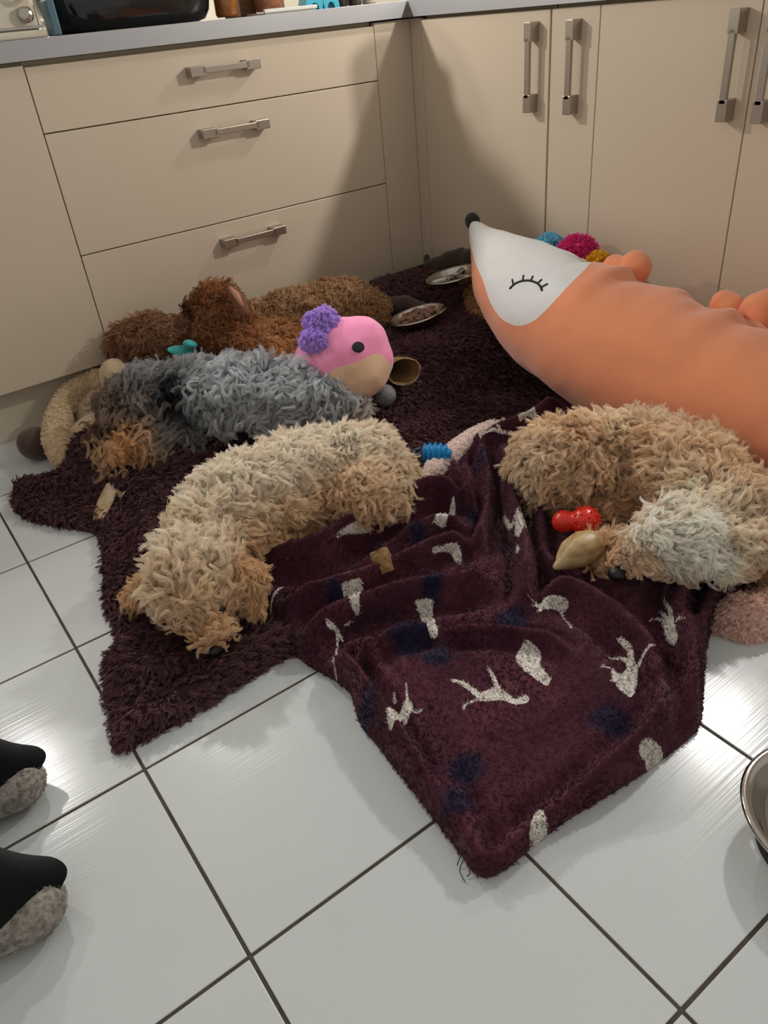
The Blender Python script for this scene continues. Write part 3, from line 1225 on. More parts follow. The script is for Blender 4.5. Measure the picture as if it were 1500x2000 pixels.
def c_cream(P, N):
    q = fbm(P, 14, 2)[:, None]
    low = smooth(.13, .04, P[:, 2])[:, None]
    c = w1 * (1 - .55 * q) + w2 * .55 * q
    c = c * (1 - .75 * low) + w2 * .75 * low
    for a in ((560, 1050, .08, .09), (660, 1000, .1, .08), (410, 1235, .06, .055), (290, 1165, .06, .05), (490, 1100, .08, .06)):
        k = .8 * patchw(P, *a)
        c = c * (1 - k) + w2 * k
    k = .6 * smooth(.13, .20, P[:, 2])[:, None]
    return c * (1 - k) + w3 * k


fl = dirflow([(400, 1240, .06), (390, 1140, .12), (430, 1030, .12), (520, 970, .12), (640, 930, .12), (780, 920, .1), (830, 960, .08)], .5)
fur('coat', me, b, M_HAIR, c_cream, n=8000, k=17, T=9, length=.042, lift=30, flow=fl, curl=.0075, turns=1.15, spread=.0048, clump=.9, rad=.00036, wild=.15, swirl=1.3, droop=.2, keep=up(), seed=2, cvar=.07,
    lfun=lambda P: (1 + .25 * patchw(P, 386, 1120, .14, .08)[:, 0]) * (1 - .65 * patchw(P, 408, 1235, .055, .05)[:, 0]))
for k_, q in enumerate(([(335, 1118, .135, .016), (295, 1148, .095, .022), (266, 1172, .055, .013)], [(440, 1100, .140, .016), (480, 1128, .110, .024), (492, 1172, .070, .016)])):
    e_me = blob('ear', chain(q), .006, 4)
    eo = put('ear', e_me, mat('cream_ear', lin(190, 140, 96), rough=.95), t)
    fl = dirflow([x[:3] for x in q], .2)
    fur('coat', e_me, eo, M_HAIR, lambda P, N: np.tile(w2 * .97, (len(P), 1)), n=900, k=10, T=8, length=.034, lift=20, flow=fl, curl=.005, turns=.9, spread=.0036, clump=.85, rad=.00036, wild=.25, keep=up(-.5), seed=33 + k_, cvar=.08, swirl=.6)
V, F = ico(at(420, 1268, .046), (.016, .014, .012), 3)
put('nose', mesh_of('nose', V, F), M_NOSE, t)
for q in ((352, 1195, .095), (432, 1190, .10)):
    V, F = ico(at(*q), .008, 2)
    put('eye', mesh_of('eye', V, F), M_EYE, t)

# --- apricot dog at right
RZ = .03
balls = chain([(1062, 905, .10, .058), (1112, 905, .125, .078), (1170, 895, .118, .070), (1250, 890, .118, .074), (1345, 938, .12, .084), (1415, 1010, .11, .074), (1395, 1065, .10, .060)])
balls += chain([(1330, 1055, .115, .058), (1300, 1065, .11, .054)]) + chain([(1265, 1080, .110, .040), (1212, 1102, .088, .023)])
balls += chain([(1085, 955, .06, .052), (1180, 988, .055, .042), (1250, 985, .06, .030)]) + chain([(1435, 1040, .07, .045), (1485, 1075, .05, .036), (1492, 1110, .04, .028)])
balls += chain([(1230, 940, .075, .055), (1320, 980, .08, .055)]) + chain([(1180, 1075, .05, .024), (1168, 1108, .045, .020)])
t, b, me = make_dog('apricot and white curly dog curled up beside the orange fox plush', at(1230, 1000, 0), balls, lin(150, 112, 80))
r1, r2, r3 = cols((250, 238, 216), (230, 195, 154), (254, 249, 239))


def c_apr(P, N):
    q = fbm(P, 13, 12)[:, None]
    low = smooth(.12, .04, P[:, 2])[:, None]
    k0 = np.clip(1.5 * q - .3, 0, 1)
    c = r1 * (1 - k0) + r2 * k0
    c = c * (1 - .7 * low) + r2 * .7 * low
    for a in ((1215, 1085, .09, .05), (1250, 1100, .09, .04), (1200, 970, .1, .07), (1480, 1080, .05, .08), (1050, 900, .1, .06), (1230, 900, .14, .05)):
        k = .75 * patchw(P, *a)
        c = c * (1 - k) + r2 * k
    k = np.clip(.95 * patchw(P, 1330, 1040, .13, .075) + .4 * patchw(P, 1250, 830, .14, .1), 0, 1)
    return c * (1 - k) + r3 * k


fl = dirflow([(1205, 1120, .05), (1290, 1065, .1), (1390, 1050, .1), (1420, 990, .1), (1360, 920, .1), (1250, 870, .1), (1120, 880, .1), (1040, 930, .08)], .4)
fur('coat', me, b, M_HAIR, c_apr, n=7500, k=16, T=9, length=.044, lift=30, flow=fl, curl=.0075, turns=1.05, spread=.0048, clump=.9, rad=.00036, wild=.15, swirl=1.5, droop=.2, keep=up(), seed=3, cvar=.08,
    lfun=lambda P: 1 - .75 * np.clip(1.3 * patchw(P, 1212, 1105, .088, .05)[:, 0], 0, 1))
e_me = blob('ear', chain([(1300, 1010, .15, .022), (1350, 1050, .14, .034), (1390, 1090, .10, .030)]) + chain([(1270, 1040, .145, .02), (1350, 1060, .135, .034)]), .006, 6)
eo = put('ear', e_me, mat('ear_skin', lin(206, 190, 170), rough=.95), t)
tag(eo, 'white curly ear flopped over the head')
fl = dirflow([(1270, 1000, .16), (1330, 1040, .14), (1400, 1100, .09)], .5)
fur('coat', e_me, eo, M_HAIR, lambda P, N: np.tile(r3, (len(P), 1)), n=2400, k=10, T=8, length=.042, lift=26, flow=fl, curl=.0068, turns=1.0, spread=.0038, clump=.8, rad=.00036, wild=.15, swirl=1.2, keep=up(), seed=31, cvar=.05)
nc = at(1206, 1120, .084)
V, F = ico(nc, (.018, .016, .014), 3, rotm(0, .3, .6))
V = np.array(V)
put('nose', mesh_of('nose', V, F), M_NOSE, t)
V, F = ico(at(1262, 1070, .128), .009, 2)
put('eye', mesh_of('eye', V, F), M_EYE, t)

# --- grey dog with tan legs
balls = chain([(650, 790, .125, .058), (600, 780, .15, .068), (490, 778, .16, .070), (400, 775, .155, .068), (325, 778, .15, .060), (290, 785, .15, .054)])
balls += chain([(262, 795, .15, .052), (245, 805, .145, .048)]) + chain([(235, 815, .13, .036), (208, 838, .11, .024)])
balls += chain([(340, 820, .11, .042), (270, 870, .085, .034), (222, 905, .06, .028)]) + chain([(390, 815, .1, .036), (345, 850, .08, .030)])
balls += chain([(650, 815, .1, .05), (600, 835, .085, .036), (560, 838, .08, .026)]) + chain([(262, 770, .17, .02), (232, 782, .165, .018)])
t, b, me = make_dog('grey curly dog with tan legs lying among the brown dogs', at(450, 820, .05), balls, lin(84, 84, 84), .007)
g1, g2, g3, g4, g5 = cols((243, 246, 248), (176, 179, 182), (36, 37, 42), (234, 192, 144), (130, 104, 86))


def c_grey(P, N):
    q = fbm(P, 16, 22)[:, None]
    c = g1 * (1 - q) + g2 * q
    for cc, a, s_ in ((g3, (312, 772, .19, .062), 1.3), (g5, (225, 815, .14, .07), 1.), (g5, (200, 850, .1, .06), 1.), (g4, (240, 890, .08, .075), 1.1), (g2, (370, 840, .09, .05), .6), (g4, (690, 800, .12, .04), .4), (g4, (560, 845, .07, .05), .5)):
        k = np.clip(s_ * patchw(P, *a), 0, 1)
        c = c * (1 - k) + cc * k
    return c


fl = dirflow([(210, 830, .12), (270, 790, .16), (380, 775, .17), (520, 775, .17), (680, 790, .13)], .7)
fur('coat', me, b, M_HAIR, c_grey, n=4300, k=15, T=13, length=.060, lift=30, flow=fl, curl=.0125, turns=1.7, spread=.0042, clump=.85, rad=.0004, wild=.2, swirl=1.6, tuft=26, droop=.22, keep=up(), seed=4, cvar=.12)
V, F = ico(at(200, 846, .105), (.013, .012, .010), 2)
put('nose', mesh_of('nose', V, F), M_NOSE, t)
V, F = ico(at(288, 778, .182), (.030, .011, .012), 3, rotm(.3, -.2, .25))
tag(put('ear', mesh_of('ear', V, F), mat('pink_ear_skin', lin(150, 100, 84), rough=.8, subs=.2), t), 'pink inside of a turned-back ear')

# --- brown dog at the left end
balls = chain([(252, 672, .205, .050), (305, 662, .22, .056), (362, 668, .21, .052)]) + chain([(300, 690, .17, .06), (300, 720, .13, .06)]) + chain([(360, 700, .16, .055), (380, 730, .12, .05)]) + chain([(250, 700, .17, .04), (270, 720, .15, .045)])
t, b, me = make_dog('chestnut brown curly dog at the left end against the drawers', at(310, 720, .1), balls, lin(80, 52, 38), .007)
b1, b2, b3 = cols((194, 148, 114), (140, 98, 72), (208, 174, 144))


def c_brown(P, N):
    q = fbm(P, 15, 42)[:, None]
    c = b1 * (1 - q) + b2 * q
    k = .6 * patchw(P, 300, 720, .14, .06)
    c = c * (1 - k) + b2 * k
    k = .7 * patchw(P, 355, 645, .22, .06)
    return c * (1 - k) + b3 * k


fl = dirflow([(380, 650, .2), (300, 640, .2), (230, 690, .18)], .8)
fur('coat', me, b, M_HAIR, c_brown, n=5000, k=10, T=7, length=.034, lift=28, flow=fl, curl=.007, turns=1.0, spread=.004, clump=.8, rad=.00042, wild=.2, swirl=1.5, keep=up(), seed=6, cvar=.13)
V, F = ico(at(232, 715, .18), (.012, .011, .01), 2)
put('nose', mesh_of('nose', V, F), M_NOSE, t)

# --- red-brown dog, head raised
balls = chain([(600, 675, .15, .058), (530, 680, .17, .066), (460, 675, .20, .066), (435, 640, .25, .060)]) + chain([(432, 605, .285, .050), (425, 592, .295, .046)]) + chain([(400, 600, .285, .034), (374, 606, .27, .022)])
balls += chain([(470, 700, .13, .07), (560, 700, .11, .06)])
t, b, me = make_dog('red-brown curly dog with its head raised towards the drawers', at(490, 720, .08), balls, lin(96, 56, 32), .007)
n1, n2, n3, n4 = cols((196, 138, 96), (146, 96, 62), (236, 188, 132), (66, 46, 36))


def c_red(P, N):
    q = fbm(P, 15, 52)[:, None]
    c = n1 * (1 - q) + n2 * q
    for cc, a, s_ in ((n3, (540, 690, .18, .08), 1.), (n4, (374, 606, .27, .035), 1.)):
        k = np.clip(s_ * patchw(P, *a), 0, 1)
        c = c * (1 - k) + cc * k
    return c


fl = dirflow([(375, 605, .27), (420, 590, .3), (440, 640, .25), (520, 680, .17), (610, 680, .15)], .6)
fur('coat', me, b, M_HAIR, c_red, n=5000, k=10, T=7, length=.034, lift=28, flow=fl, curl=.007, turns=1.0, spread=.004, clump=.8, rad=.00042, wild=.2, swirl=1.5, keep=up(), seed=7, cvar=.13)
ec = at(457, 592, .30)
e_me = blob('ear', wchain([(*at(450, 566, .345), .013), (*at(466, 586, .33), .020), (*at(478, 610, .305), .014)]), .005, 5)
eo = put('ear', e_me, mat('ear_brown', lin(120, 76, 56), rough=.9), t)
V, F = tube([at(449, 562, .365), at(462, 576, .358), at(474, 598, .335)], [.004, .008, .004], 8)
put('inner_ear', mesh_of('inner_ear', V, F), mat('ear_pink', lin(190, 132, 108), rough=.8), eo)
V, F = ico(at(366, 607, .268), (.012, .011, .01), 2)
put('nose', mesh_of('nose', V, F), M_NOSE, t)
V, F = ico(at(405, 584, .315), .007, 2)
put('eye', mesh_of('eye', V, F), M_EYE, t)

# --- tan brown dog along the drawers
balls = chain([(500, 622, .185, .042), (560, 608, .19, .052), (640, 594, .185, .062), (690, 590, .18, .060), (722, 604, .155, .052)]) + chain([(690, 625, .135, .05), (740, 640, .11, .036)]) + chain([(540, 650, .14, .06), (700, 650, .1, .05)])
t, b, me = make_dog('tan brown tightly curled dog stretched along the bottom drawer', at(620, 640, .1), balls, lin(104, 76, 50), .007)
k1, k2, k3 = cols((226, 194, 154), (182, 142, 102), (190, 138, 92))


def c_tan(P, N):
    q = fbm(P, 18, 62)[:, None]
    c = k1 * (1 - q) + k2 * q
    k = .8 * patchw(P, 720, 640, .12, .06)
    return c * (1 - k) + k3 * k


fl = dirflow([(500, 620, .2), (640, 590, .2), (760, 610, .14)], .7)
fur('coat', me, b, M_HAIR, c_tan, n=6500, k=9, T=7, length=.024, lift=35, flow=fl, curl=.006, turns=1.2, spread=.0035, clump=.85, rad=.00042, wild=.3, swirl=1.6, tuft=40, keep=up(), seed=17, cvar=.12)
pm = blob('paw', chain([(742, 640, .125, .020), (752, 637, .12, .016)]), .005, 4)
put('paw', pm, mat('paw_dark', lin(70, 50, 38), rough=.9), t)

# ------------------------------------------------------------------ long orange fox plush
def loft(axis, radii, view, nt=150, na=110, wrinkle=None):
    """round body swept along an axis; angle 0 = top as seen, +90 deg = towards the viewer"""
    A = spline(axis, nt)
    R = np.maximum(spline([[r] for r in radii], nt)[:, 0], .0008)
    T = unit(np.gradient(A, axis=0))
    V = np.zeros((nt, na, 3))
    for i in range(nt):
        vd = unit(view - A[i])
        upv = unit(np.cross(vd, T[i]))
        if upv[2] < 0:
            upv = -upv
        fr = unit(vd - (vd @ T[i]) * T[i])
        a = 2 * math.pi * np.arange(na) / na
        V[i] = A[i] + R[i] * (np.cos(a)[:, None] * upv + np.sin(a)[:, None] * fr)
    return V, A, R, T


fa = [(-.185, -.455, .383), (-.190, -.475, .375), (-.200, -.515, .352), (-.215, -.580, .322), (-.235, -.660, .290), (-.250, -.760, .255), (-.262, -.870, .222), (-.265, -1.000, .198), (-.262, -1.140, .180), (-.260, -1.300, .167), (-.260, -1.460, .160), (-.260, -1.600, .18), (-.262, -1.68, .18), (-.262, -1.71, .18)]
frd = [.001, .018, .038, .070, .104, .132, .149, .156, .155, .152, .150, .13, .08, .001]
nt, na = 150, 120
Vg, A, R, T = loft(fa, frd, CAM, nt, na)
th = 2 * math.pi * np.arange(na) / na
tt = np.linspace(0, 1, nt)
# puckers along the top seam, soft dents elsewhere
base = Vg.reshape(-1, 3)
cen = np.repeat(A, na, 0)
nrm = unit(base - cen)
TH2 = np.tile(th, nt)
TT = np.repeat(tt, na)
seam = np.exp(-(np.minimum(TH2, 2 * math.pi - TH2) / .8) ** 2)
pk_ = (vnoise(np.stack([TT * 46, TH2 * .35, 0 * TT], 1), 1, 5) - .5) * .055 * seam * smooth(.36, .46, TT)
dent = (fbm(base, 7, 77) - .5) * .022 * smooth(.1, .3, TT)
rs = np.repeat(R, na)
base = base + nrm * ((pk_ + dent) * np.minimum(1, rs / .08))[:, None]
FF = []
for i in range(nt - 1):
    for k in range(na):
        a, b = i * na + k, i * na + (k + 1) % na
        FF.append((a, b, b + na, a + na))
# white face: same on both sides of the snout
mask_px = [(880, 380), (905, 452), (916, 470), (928, 512), (944, 550), (958, 592), (978, 621), (1000, 634), (1018, 636), (1040, 628), (1062, 610), (1090, 580), (1120, 548), (1150, 517), (1165, 480), (1100, 400), (1000, 380)]
half = TH2.copy()
uv = proj(base)
sd = poly_sdf(uv, spline(np.array(mask_px, float), 90, True))[0]
S2 = sd.reshape(nt, na)
S3 = S2.copy()
for k in range(na):
    if th[k] > math.pi:
        S3[:, k] = S2[:, (na - k) % na]
(iv, iff), (ov, of) = split_sdf(base, FF, S3.ravel())
fox = thing('fox_plush', (-.27, -1.1, .03), 'long orange fox plush cushion with white face leaning on the cupboards', 'plush toy')
M_ORANGE = mat('orange_velvet', lin(238, 152, 110), rough=.9, spec=.12, sheen=.45, var=.05, vscale=9, bump=.25, bscale=900)
M_WHITEV = mat('white_velvet', lin(232, 232, 230), rough=.9, spec=.12, sheen=.3, bump=.25, bscale=900)
put('body', mesh_of('body', ov, of), M_ORANGE, fox)
fo = put('face', mesh_of('face', iv, iff), M_WHITEV, fox)
tag(fo, 'white face patch with a sewn sleeping eye')
fbv = BVHTree.FromPolygons([tuple(v) for v in base], FF)
arc = [(995.7, 564.3), (1001, 558.5), (1006.7, 554), (1013, 551), (1020, 549), (1027, 548), (1033, 548), (1040, 549.5), (1047, 552), (1053, 556), (1056.5, 561), (1059, 568)]
lash = [[(1003, 556.5), (1000.7, 546)], [(1021, 548.5), (1022.7, 538)], [(1037, 548.5), (1041, 539.5)], [(1050, 553.5), (1058.5, 546)], [(1057, 561.5), (1070, 554.5)]]
pts = []
for l, r in [(arc, .0026)] + [(x, .0022) for x in lash]:
    if len(l) == 2:
        l = [tuple(np.array(l[0]) + (np.array(l[1]) - np.array(l[0])) * k / 5) for k in range(6)]
    q = [onto(fbv, u, v, .0006)[0] for u, v in l]
    q = [x for x in q if x is not None]
    if len(q) > 1:
        pts.append(tube(q, r, 7))
V, F = merge(pts)
put('closed_eye', mesh_of('closed_eye', V, F), mat('black_thread', lin(18, 18, 20), rough=.7), fo)
V, F = ico((-.178, -.452, .386), (.019, .024, .023), 3)
tag(put('nose', mesh_of('nose', V, F), mat('black_plush_nose', lin(20, 20, 22), rough=.85, sheen=.3), fox), 'round black nose')


def lobe(pxs, x, rads, name, seed=0):
    bl = [(atx(u, v, x), r) for (u, v), r in zip(pxs, rads)]
    me = blob(name, bl, .006, 8)
    return put(name, me, M_ORANGE, fox)


lobe([(1200, 520), (1214, 528), (1196, 530)], -.15, [.030, .034, .022], 'ear')
lobe([(1240, 518), (1236, 535), (1248, 522), (1225, 540)], -.15, [.036, .038, .032, .03], 'ear')
lobe([(1414, 592), (1428, 604), (1404, 606)], -.14, [.030, .034, .026], 'paw')
lobe([(1478, 602), (1492, 618), (1466, 614), (1500, 596)], -.14, [.034, .042, .03, .036], 'paw')

# fluffy pom-pom toy behind the fox
pom = thing('pompom_toy', (-.08, -.76, .2), 'fluffy toy of blue, magenta and yellow pom-poms behind the fox', 'plush toy')
for nm, (u, v), r, c, lb, sd_ in (('pompom', (1074, 484), .034, (150, 214, 236), 'light blue pom-pom', 1), ('pompom', (1128, 502), .058, (234, 76, 154), 'magenta pom-pom', 2), ('pompom', (1166, 522), .036, (246, 200, 60), 'yellow pom-pom', 3)):
    me = blob(nm, [(atx(u, v, -.085), r * .8)], .006, 2)
    o = put(nm, me, mat('pom_' + str(sd_), lin(*c), rough=.95), pom)
    tag(o, lb)
    cc = np.array(lin(*c))
    fur('tufts', me, o, M_FUZZ, lambda P, N: np.tile(cc, (len(P), 1)), n=1100, k=9, T=4, length=.018, lift=72, curl=.003, turns=.5, spread=.004, clump=.75, rad=.0005, wild=1.5, keep=up(-.6), seed=60 + sd_, cvar=.1, kind='stuff')
me = blob('body', wchain([(-.085, -.66, .20, .05), (-.08, -.78, .20, .07), (-.08, -.88, .22, .045), (-.08, -.9, .10, .05)]), .008, 5)
put('body', me, mat('brown_short_plush', lin(120, 84, 58), rough=.95, sheen=.3, bump=.5, bscale=300), pom)

# ------------------------------------------------------------------ pink plush with purple tufts
pc = at(690, 700, .225)
pink = thing('pink_plush', (pc[0], pc[1], .1), 'pink plush animal with purple fluffy tufts, black eye and beige muzzle', 'plush toy')
vdir = unit(CAM - pc)
rt = unit(np.cross(np.array([0, 0, 1.0]), vdir))
upv = np.cross(vdir, rt)
spx = np.linalg.norm(pc - CAM) / FPX


def loc(u, v, dep=0):
    return pc + rt * ((u - 690) * spx) - upv * ((v - 700) * spx) + vdir * dep


bl = [(loc(684, 695), .085), (loc(706, 677), .070), (loc(674, 683), .080), (loc(659, 705), .080), (loc(699, 720), .075), (loc(719, 705), .062), (loc(674, 730, .0), .066), (loc(624, 695, -.02), .060), (loc(602, 705, -.03), .045), (loc(726, 667, -.01), .030), (loc(644, 725, -.02), .07)]
me = blob('body', bl, .006, 14)
V, N, F = mesh_arrays(me)
uv = proj(V)
muz = spline(np.array([(651, 722), (680, 712), (708, 702), (728, 692), (740, 690), (752, 698), (763, 712), (790, 740), (760, 790), (700, 800), (650, 780), (640, 745)], float), 60, True)
sd = poly_sdf(uv, muz)[0]
fr = ((V - pc) @ vdir) > -.045
sd = np.where(fr, sd, np.maximum(sd, 2.0))
(iv, iff), (ov, of) = split_sdf(V, [tuple(f) for f in F], sd)
put('body', mesh_of('body', ov, of), mat('pink_velvet', lin(246, 150, 190), rough=.9, spec=.1, sheen=.4, bump=.2, bscale=900), pink)
put('muzzle', mesh_of('muzzle', iv, iff), mat('beige_velvet', lin(230, 192, 160), rough=.9, spec=.1, sheen=.3, bump=.2, bscale=900), pink)
pbv = BVHTree.FromPolygons([tuple(v) for v in V], [tuple(int(i) for i in f) for f in F])
V, F = disc_on(pbv, 699.5, 678, 13, 11.5, .0025)
put('eye', mesh_of('eye', V, F), mat('black_embroidery', lin(26, 26, 36), rough=.8, bump=.4, bscale=600), pink)
c_pur = np.array(lin(212, 182, 248))
for q, rr, s_ in ((((642, 634, .03), (628, 628, .03), (655, 640, .03), (645, 622, .03)), .020, 1), (((616, 660, .045), (636, 666, .045), (626, 656, .045)), .019, 2)):
    me = blob('tuft', [(loc(*a), rr) for a in q], .006, 4)
    o = put('tuft', me, mat('purple_fluff_%d' % s_, lin(126, 86, 190), rough=.95), pink)
    fur('fluff', me, o, M_FUZZ, lambda P, N: np.tile(c_pur, (len(P), 1)), n=1000, k=9, T=5, length=.018, lift=38, curl=.004, turns=.5, spread=.004, clump=.75, rad=.00045, wild=.9, keep=up(-.6), seed=70 + s_, cvar=.08, kind='stuff')

# ------------------------------------------------------------------ bowls
def bowl_profile(r, hgt, lip=.008):
    o = [(0, .004), (r * .62, .004), (r * .70, .006), (r * .86, hgt * .45), (r * .95, hgt * .93), (r, hgt), (r + lip * .5, hgt + .002), (r + lip, hgt - .001), (r + lip * .9, hgt - .004), (r * .97, hgt - .006), (r * .88, hgt * .4), (r * .72, 0), (r * .6, -.001), (0, -.001)]
    return o


def tilt_to(ax, ay):
    return rotm(ax, ay, 0)


b2c = at(820, 630, .130)
R2 = rotm(-.18, -.12, 0)
bw = thing('food_bowl', b2c, 'shallow steel bowl of wet dog food nearest the pink plush', 'bowl')
V, F = lathe(bowl_profile(.080, .026, .007), 56, b2c, R2)
put('dish', mesh_of('dish', V, F), M_CHROME, bw)
g = np.random.default_rng(3)
parts = []
for i in range(46):
    a, r = g.random() * 6.28, .062 * math.sqrt(g.random())
    p0 = np.array([r * math.cos(a), r * math.sin(a), .020 + .005 * g.random()])
    d = g.normal(size=3) * np.array([1, 1, .25])
    d = .012 * d / np.linalg.norm(d)
    n_ = np.array([-d[1], d[0], .004])
    path = np.array([p0 - d, p0 - d * .3 + n_ * .35, p0 + d * .3 + n_ * .3, p0 + d]) @ R2.T + b2c
    parts.append(tube(spline(path, 7), [.003, .0045, .005, .005, .005, .0045, .003], 6))
V, F = merge(parts)
V2, F2 = ico((0, 0, 0), (.066, .066, .012), 3)
V2 = (np.array(V2) + np.array([0, 0, .008])) @ R2.T + b2c
V, F = merge([(V, F), (V2, F2)])
fd = put('wet_food', mesh_of('wet_food', V, F), mat('wet_food', lin(150, 112, 96), rough=.4, var=.25, vscale=120, bump=.4, bscale=200))
tag(fd, 'chunks of brown wet food heaped in the shallow steel bowl', 'pet food', kind='stuff')

b1c = at(890, 550, .190)
R1 = rotm(-.16, -.10, 0)
bw = thing('divided_bowl', b1c, 'empty divided steel dish left of the fox snout', 'bowl')
V, F = lathe(bowl_profile(.083, .024, .006), 56, b1c, R1)
put('dish', mesh_of('dish', V, F), M_CHROME, bw)
parts = []
for a0 in (.5, 2.6, 4.7):
    path = np.array([(r * math.cos(a0), r * math.sin(a0), z) for r, z in ((.004, .014), (.03, .016), (.055, .017), (.072, .016))]) @ R1.T + b1c
    parts.append(tube(path, [.007, .007, .007, .006], 10))
V, F = merge(parts)
put('divider', mesh_of('divider', V, F), M_CHROME, bw)

# big water bowl at the right edge
wc = at(1642, 1590, .066)
wb = thing('water_bowl', (wc[0], wc[1], 0), 'large stainless steel bowl on the tiles at the right edge', 'bowl')
r = .098
prof = [(0, .006), (r * .55, .006), (r * .68, .010), (r * .82, .028), (r * .95, .056), (r, .064), (r + .006, .066), (r + .010, .063), (r + .008, .058), (r + .001, .056), (r * .96, .05), (r * .85, .022), (r * .78, .004), (r * .78, .0), (0, .0)]
V, F = lathe(prof, 72, (wc[0], wc[1], .001))
put('dish', mesh_of('dish', V, F), M_CHROME, wb)
V, F = lathe([(r * .76, .0), (r * .83, .0), (r * .83, .008), (r * .79, .008)], 72, (wc[0], wc[1], 0))
put('rubber_ring', mesh_of('rubber_ring', V, F), mat('black_rubber', lin(30, 30, 30), rough=.8), wb)


# ------------------------------------------------------------------ chews and toys
def shell(path, rad, n=30, arc=(0, 2 * math.pi), thick=.003, seed=0, rough=.12, squash=1.0, up=(0, 0, 1)):
    """hollow irregular horn: inner and outer wall, ragged ends"""
    P = spline(path, 14)
    R = spline([[r] for r in rad], 14)[:, 0]
    T = unit(np.gradient(P, axis=0))
    g = np.random.default_rng(seed)
    jag = 1 + rough * (fbm(np.stack([np.linspace(0, 6, n), np.full(n, seed * 1.7)], 1), 1.3, seed) - .5) * 2
    V, F = [], []
    upv = np.array(up, float)
    m = 14
    closed = abs(arc[1] - arc[0]) > 6.2
    for lay in (0, 1):
        for i in range(m):
            s = np.cross(T[i], upv)
            s /= np.linalg.norm(s)
            w_ = np.cross(s, T[i])
            for k in range(n):
                a = arc[0] + (arc[1] - arc[0]) * k / (n if closed else n - 1)
                rr = (R[i] - lay * thick) * jag[k]
                ext = T[i] * (.006 * (jag[(k * 3) % n] - 1) * 8 * (i / (m - 1)) ** 3)
                V.append(P[i] + ext + rr * (math.cos(a) * s + squash * math.sin(a) * w_))
    kk = n if closed else n - 1
    o = m * n
    for i in range(m - 1):
        for k in range(kk):
            a, b = i * n + k, i * n + (k + 1) % n
            F.append((a, b, b + n, a + n))
            F.append((o + b, o + a, o + a + n, o + b + n))
    for i in (0, m - 1):
        for k in range(kk):
            a, b = i * n + k, i * n + (k + 1) % n
            F.append((a, a + o, b + o, b))
    if not closed:
        for i in range(m - 1):
            for k in (0, n - 1):
                a = i * n + k
                F.append((a, a + n, a + n + o, a + o))
    return V, F


M_CHEW = mat('chew_hide', lin(176, 142, 100), rough=.55, col2=lin(212, 190, 160), vscale=40, bump=.3, bscale=120, subs=.1)
M_HORN = mat('hoof_horn', lin(150, 118, 72), rough=.4, col2=lin(196, 170, 128), vscale=28, bump=.2, bscale=60, stretch=(1, 1, 3), subs=.1)
M_CRUST = mat('chew_crust', lin(128, 96, 58), rough=.9, col2=lin(166, 132, 88), vscale=90, bump=1.0, bscale=160)

V, F = shell([at(190, 1022, .012), at(203, 998, .022), at(215, 975, .036), at(226, 955, .052)], [.016, .022, .026, .028], arc=(.6, 5.6), seed=4, squash=.7, rough=.2)
tag(put('chew_sheath', mesh_of('chew_sheath', V, F), M_CHEW), 'curled pale hide chew on the dark throw at left', 'dog chew')
V, F = shell([at(757, 711, .115), at(768, 716, .128), at(779, 721, .141), at(790, 726, .154)], [.020, .028, .037, .041], arc=(0, 2 * math.pi), seed=9, squash=.85, rough=.16)
tag(put('hollow_hoof', mesh_of('hollow_hoof', V, F), M_HORN), 'hollow hoof chew with dark opening next to the pink plush', 'dog chew')
V, F = shell([at(755, 1118, .050), at(750, 1103, .062), at(744, 1088, .074), at(738, 1075, .084)], [.016, .0185, .019, .018], arc=(0, 2 * math.pi), seed=12, squash=.8, rough=.15, thick=.012)
tag(put('chew_stub', mesh_of('chew_stub', V, F), M_CRUST), 'short crusty brown chew stub on the printed blanket', 'dog chew')
# smooth hoof
hc_ = at(1126, 1080, .078)
ax = unit(at(1170, 1060, .062) - at(1085, 1105, .062))
sd_ = unit(np.cross(np.array([0, 0, 1.0]), ax))
Mx = np.stack([ax, sd_, np.cross(ax, sd_)], 1)
me = blob('hoof_chew', chain([(1150, 1066, .082, .029), (1138, 1074, .080, .031), (1118, 1088, .074, .022), (1086, 1107, .064, .007)]) + chain([(1135, 1060, .086, .022), (1108, 1068, .078, .013), (1092, 1090, .07, .007)]), .003, 4)
tag(put('hoof_chew', me, M_HORN), 'smooth tan hoof chew in front of the apricot dog', 'dog chew')
# red dumbbell toy
M_RED = mat('red_rubber', lin(232, 52, 34), rough=.3, subs=.3, trans=.15)
ca, cb2 = at(1101, 1019, .075), at(1143, 1018, .080)
red = thing('dumbbell_toy', (ca + cb2) / 2 * np.array([1, 1, 0]) + np.array([0, 0, .05]), 'red rubber dumbbell toy with a knobbly end by the apricot dog', 'dog toy')
me = blob('body', wchain([(*ca, .022), (*(ca * .65 + cb2 * .35), .013), (*(ca * .45 + cb2 * .55), .015), (*cb2, .027)]) + [(cb2, .029), (ca, .023)], .0035, 4)
rb = put('body', me, M_RED, red)
g = np.random.default_rng(5)
kn = []
for i in range(60):
    z = 1 - 2 * (i + .5) / 60
    a = i * 2.39996
    d = np.array([math.sqrt(1 - z * z) * math.cos(a), math.sqrt(1 - z * z) * math.sin(a), z])
    if d @ unit(ca - cb2) < .6:
        kn.append(ico(cb2 + d * .0285, .0026, 1))
V, F = merge(kn)
put('knobs', mesh_of('knobs', V, F), M_RED, red)
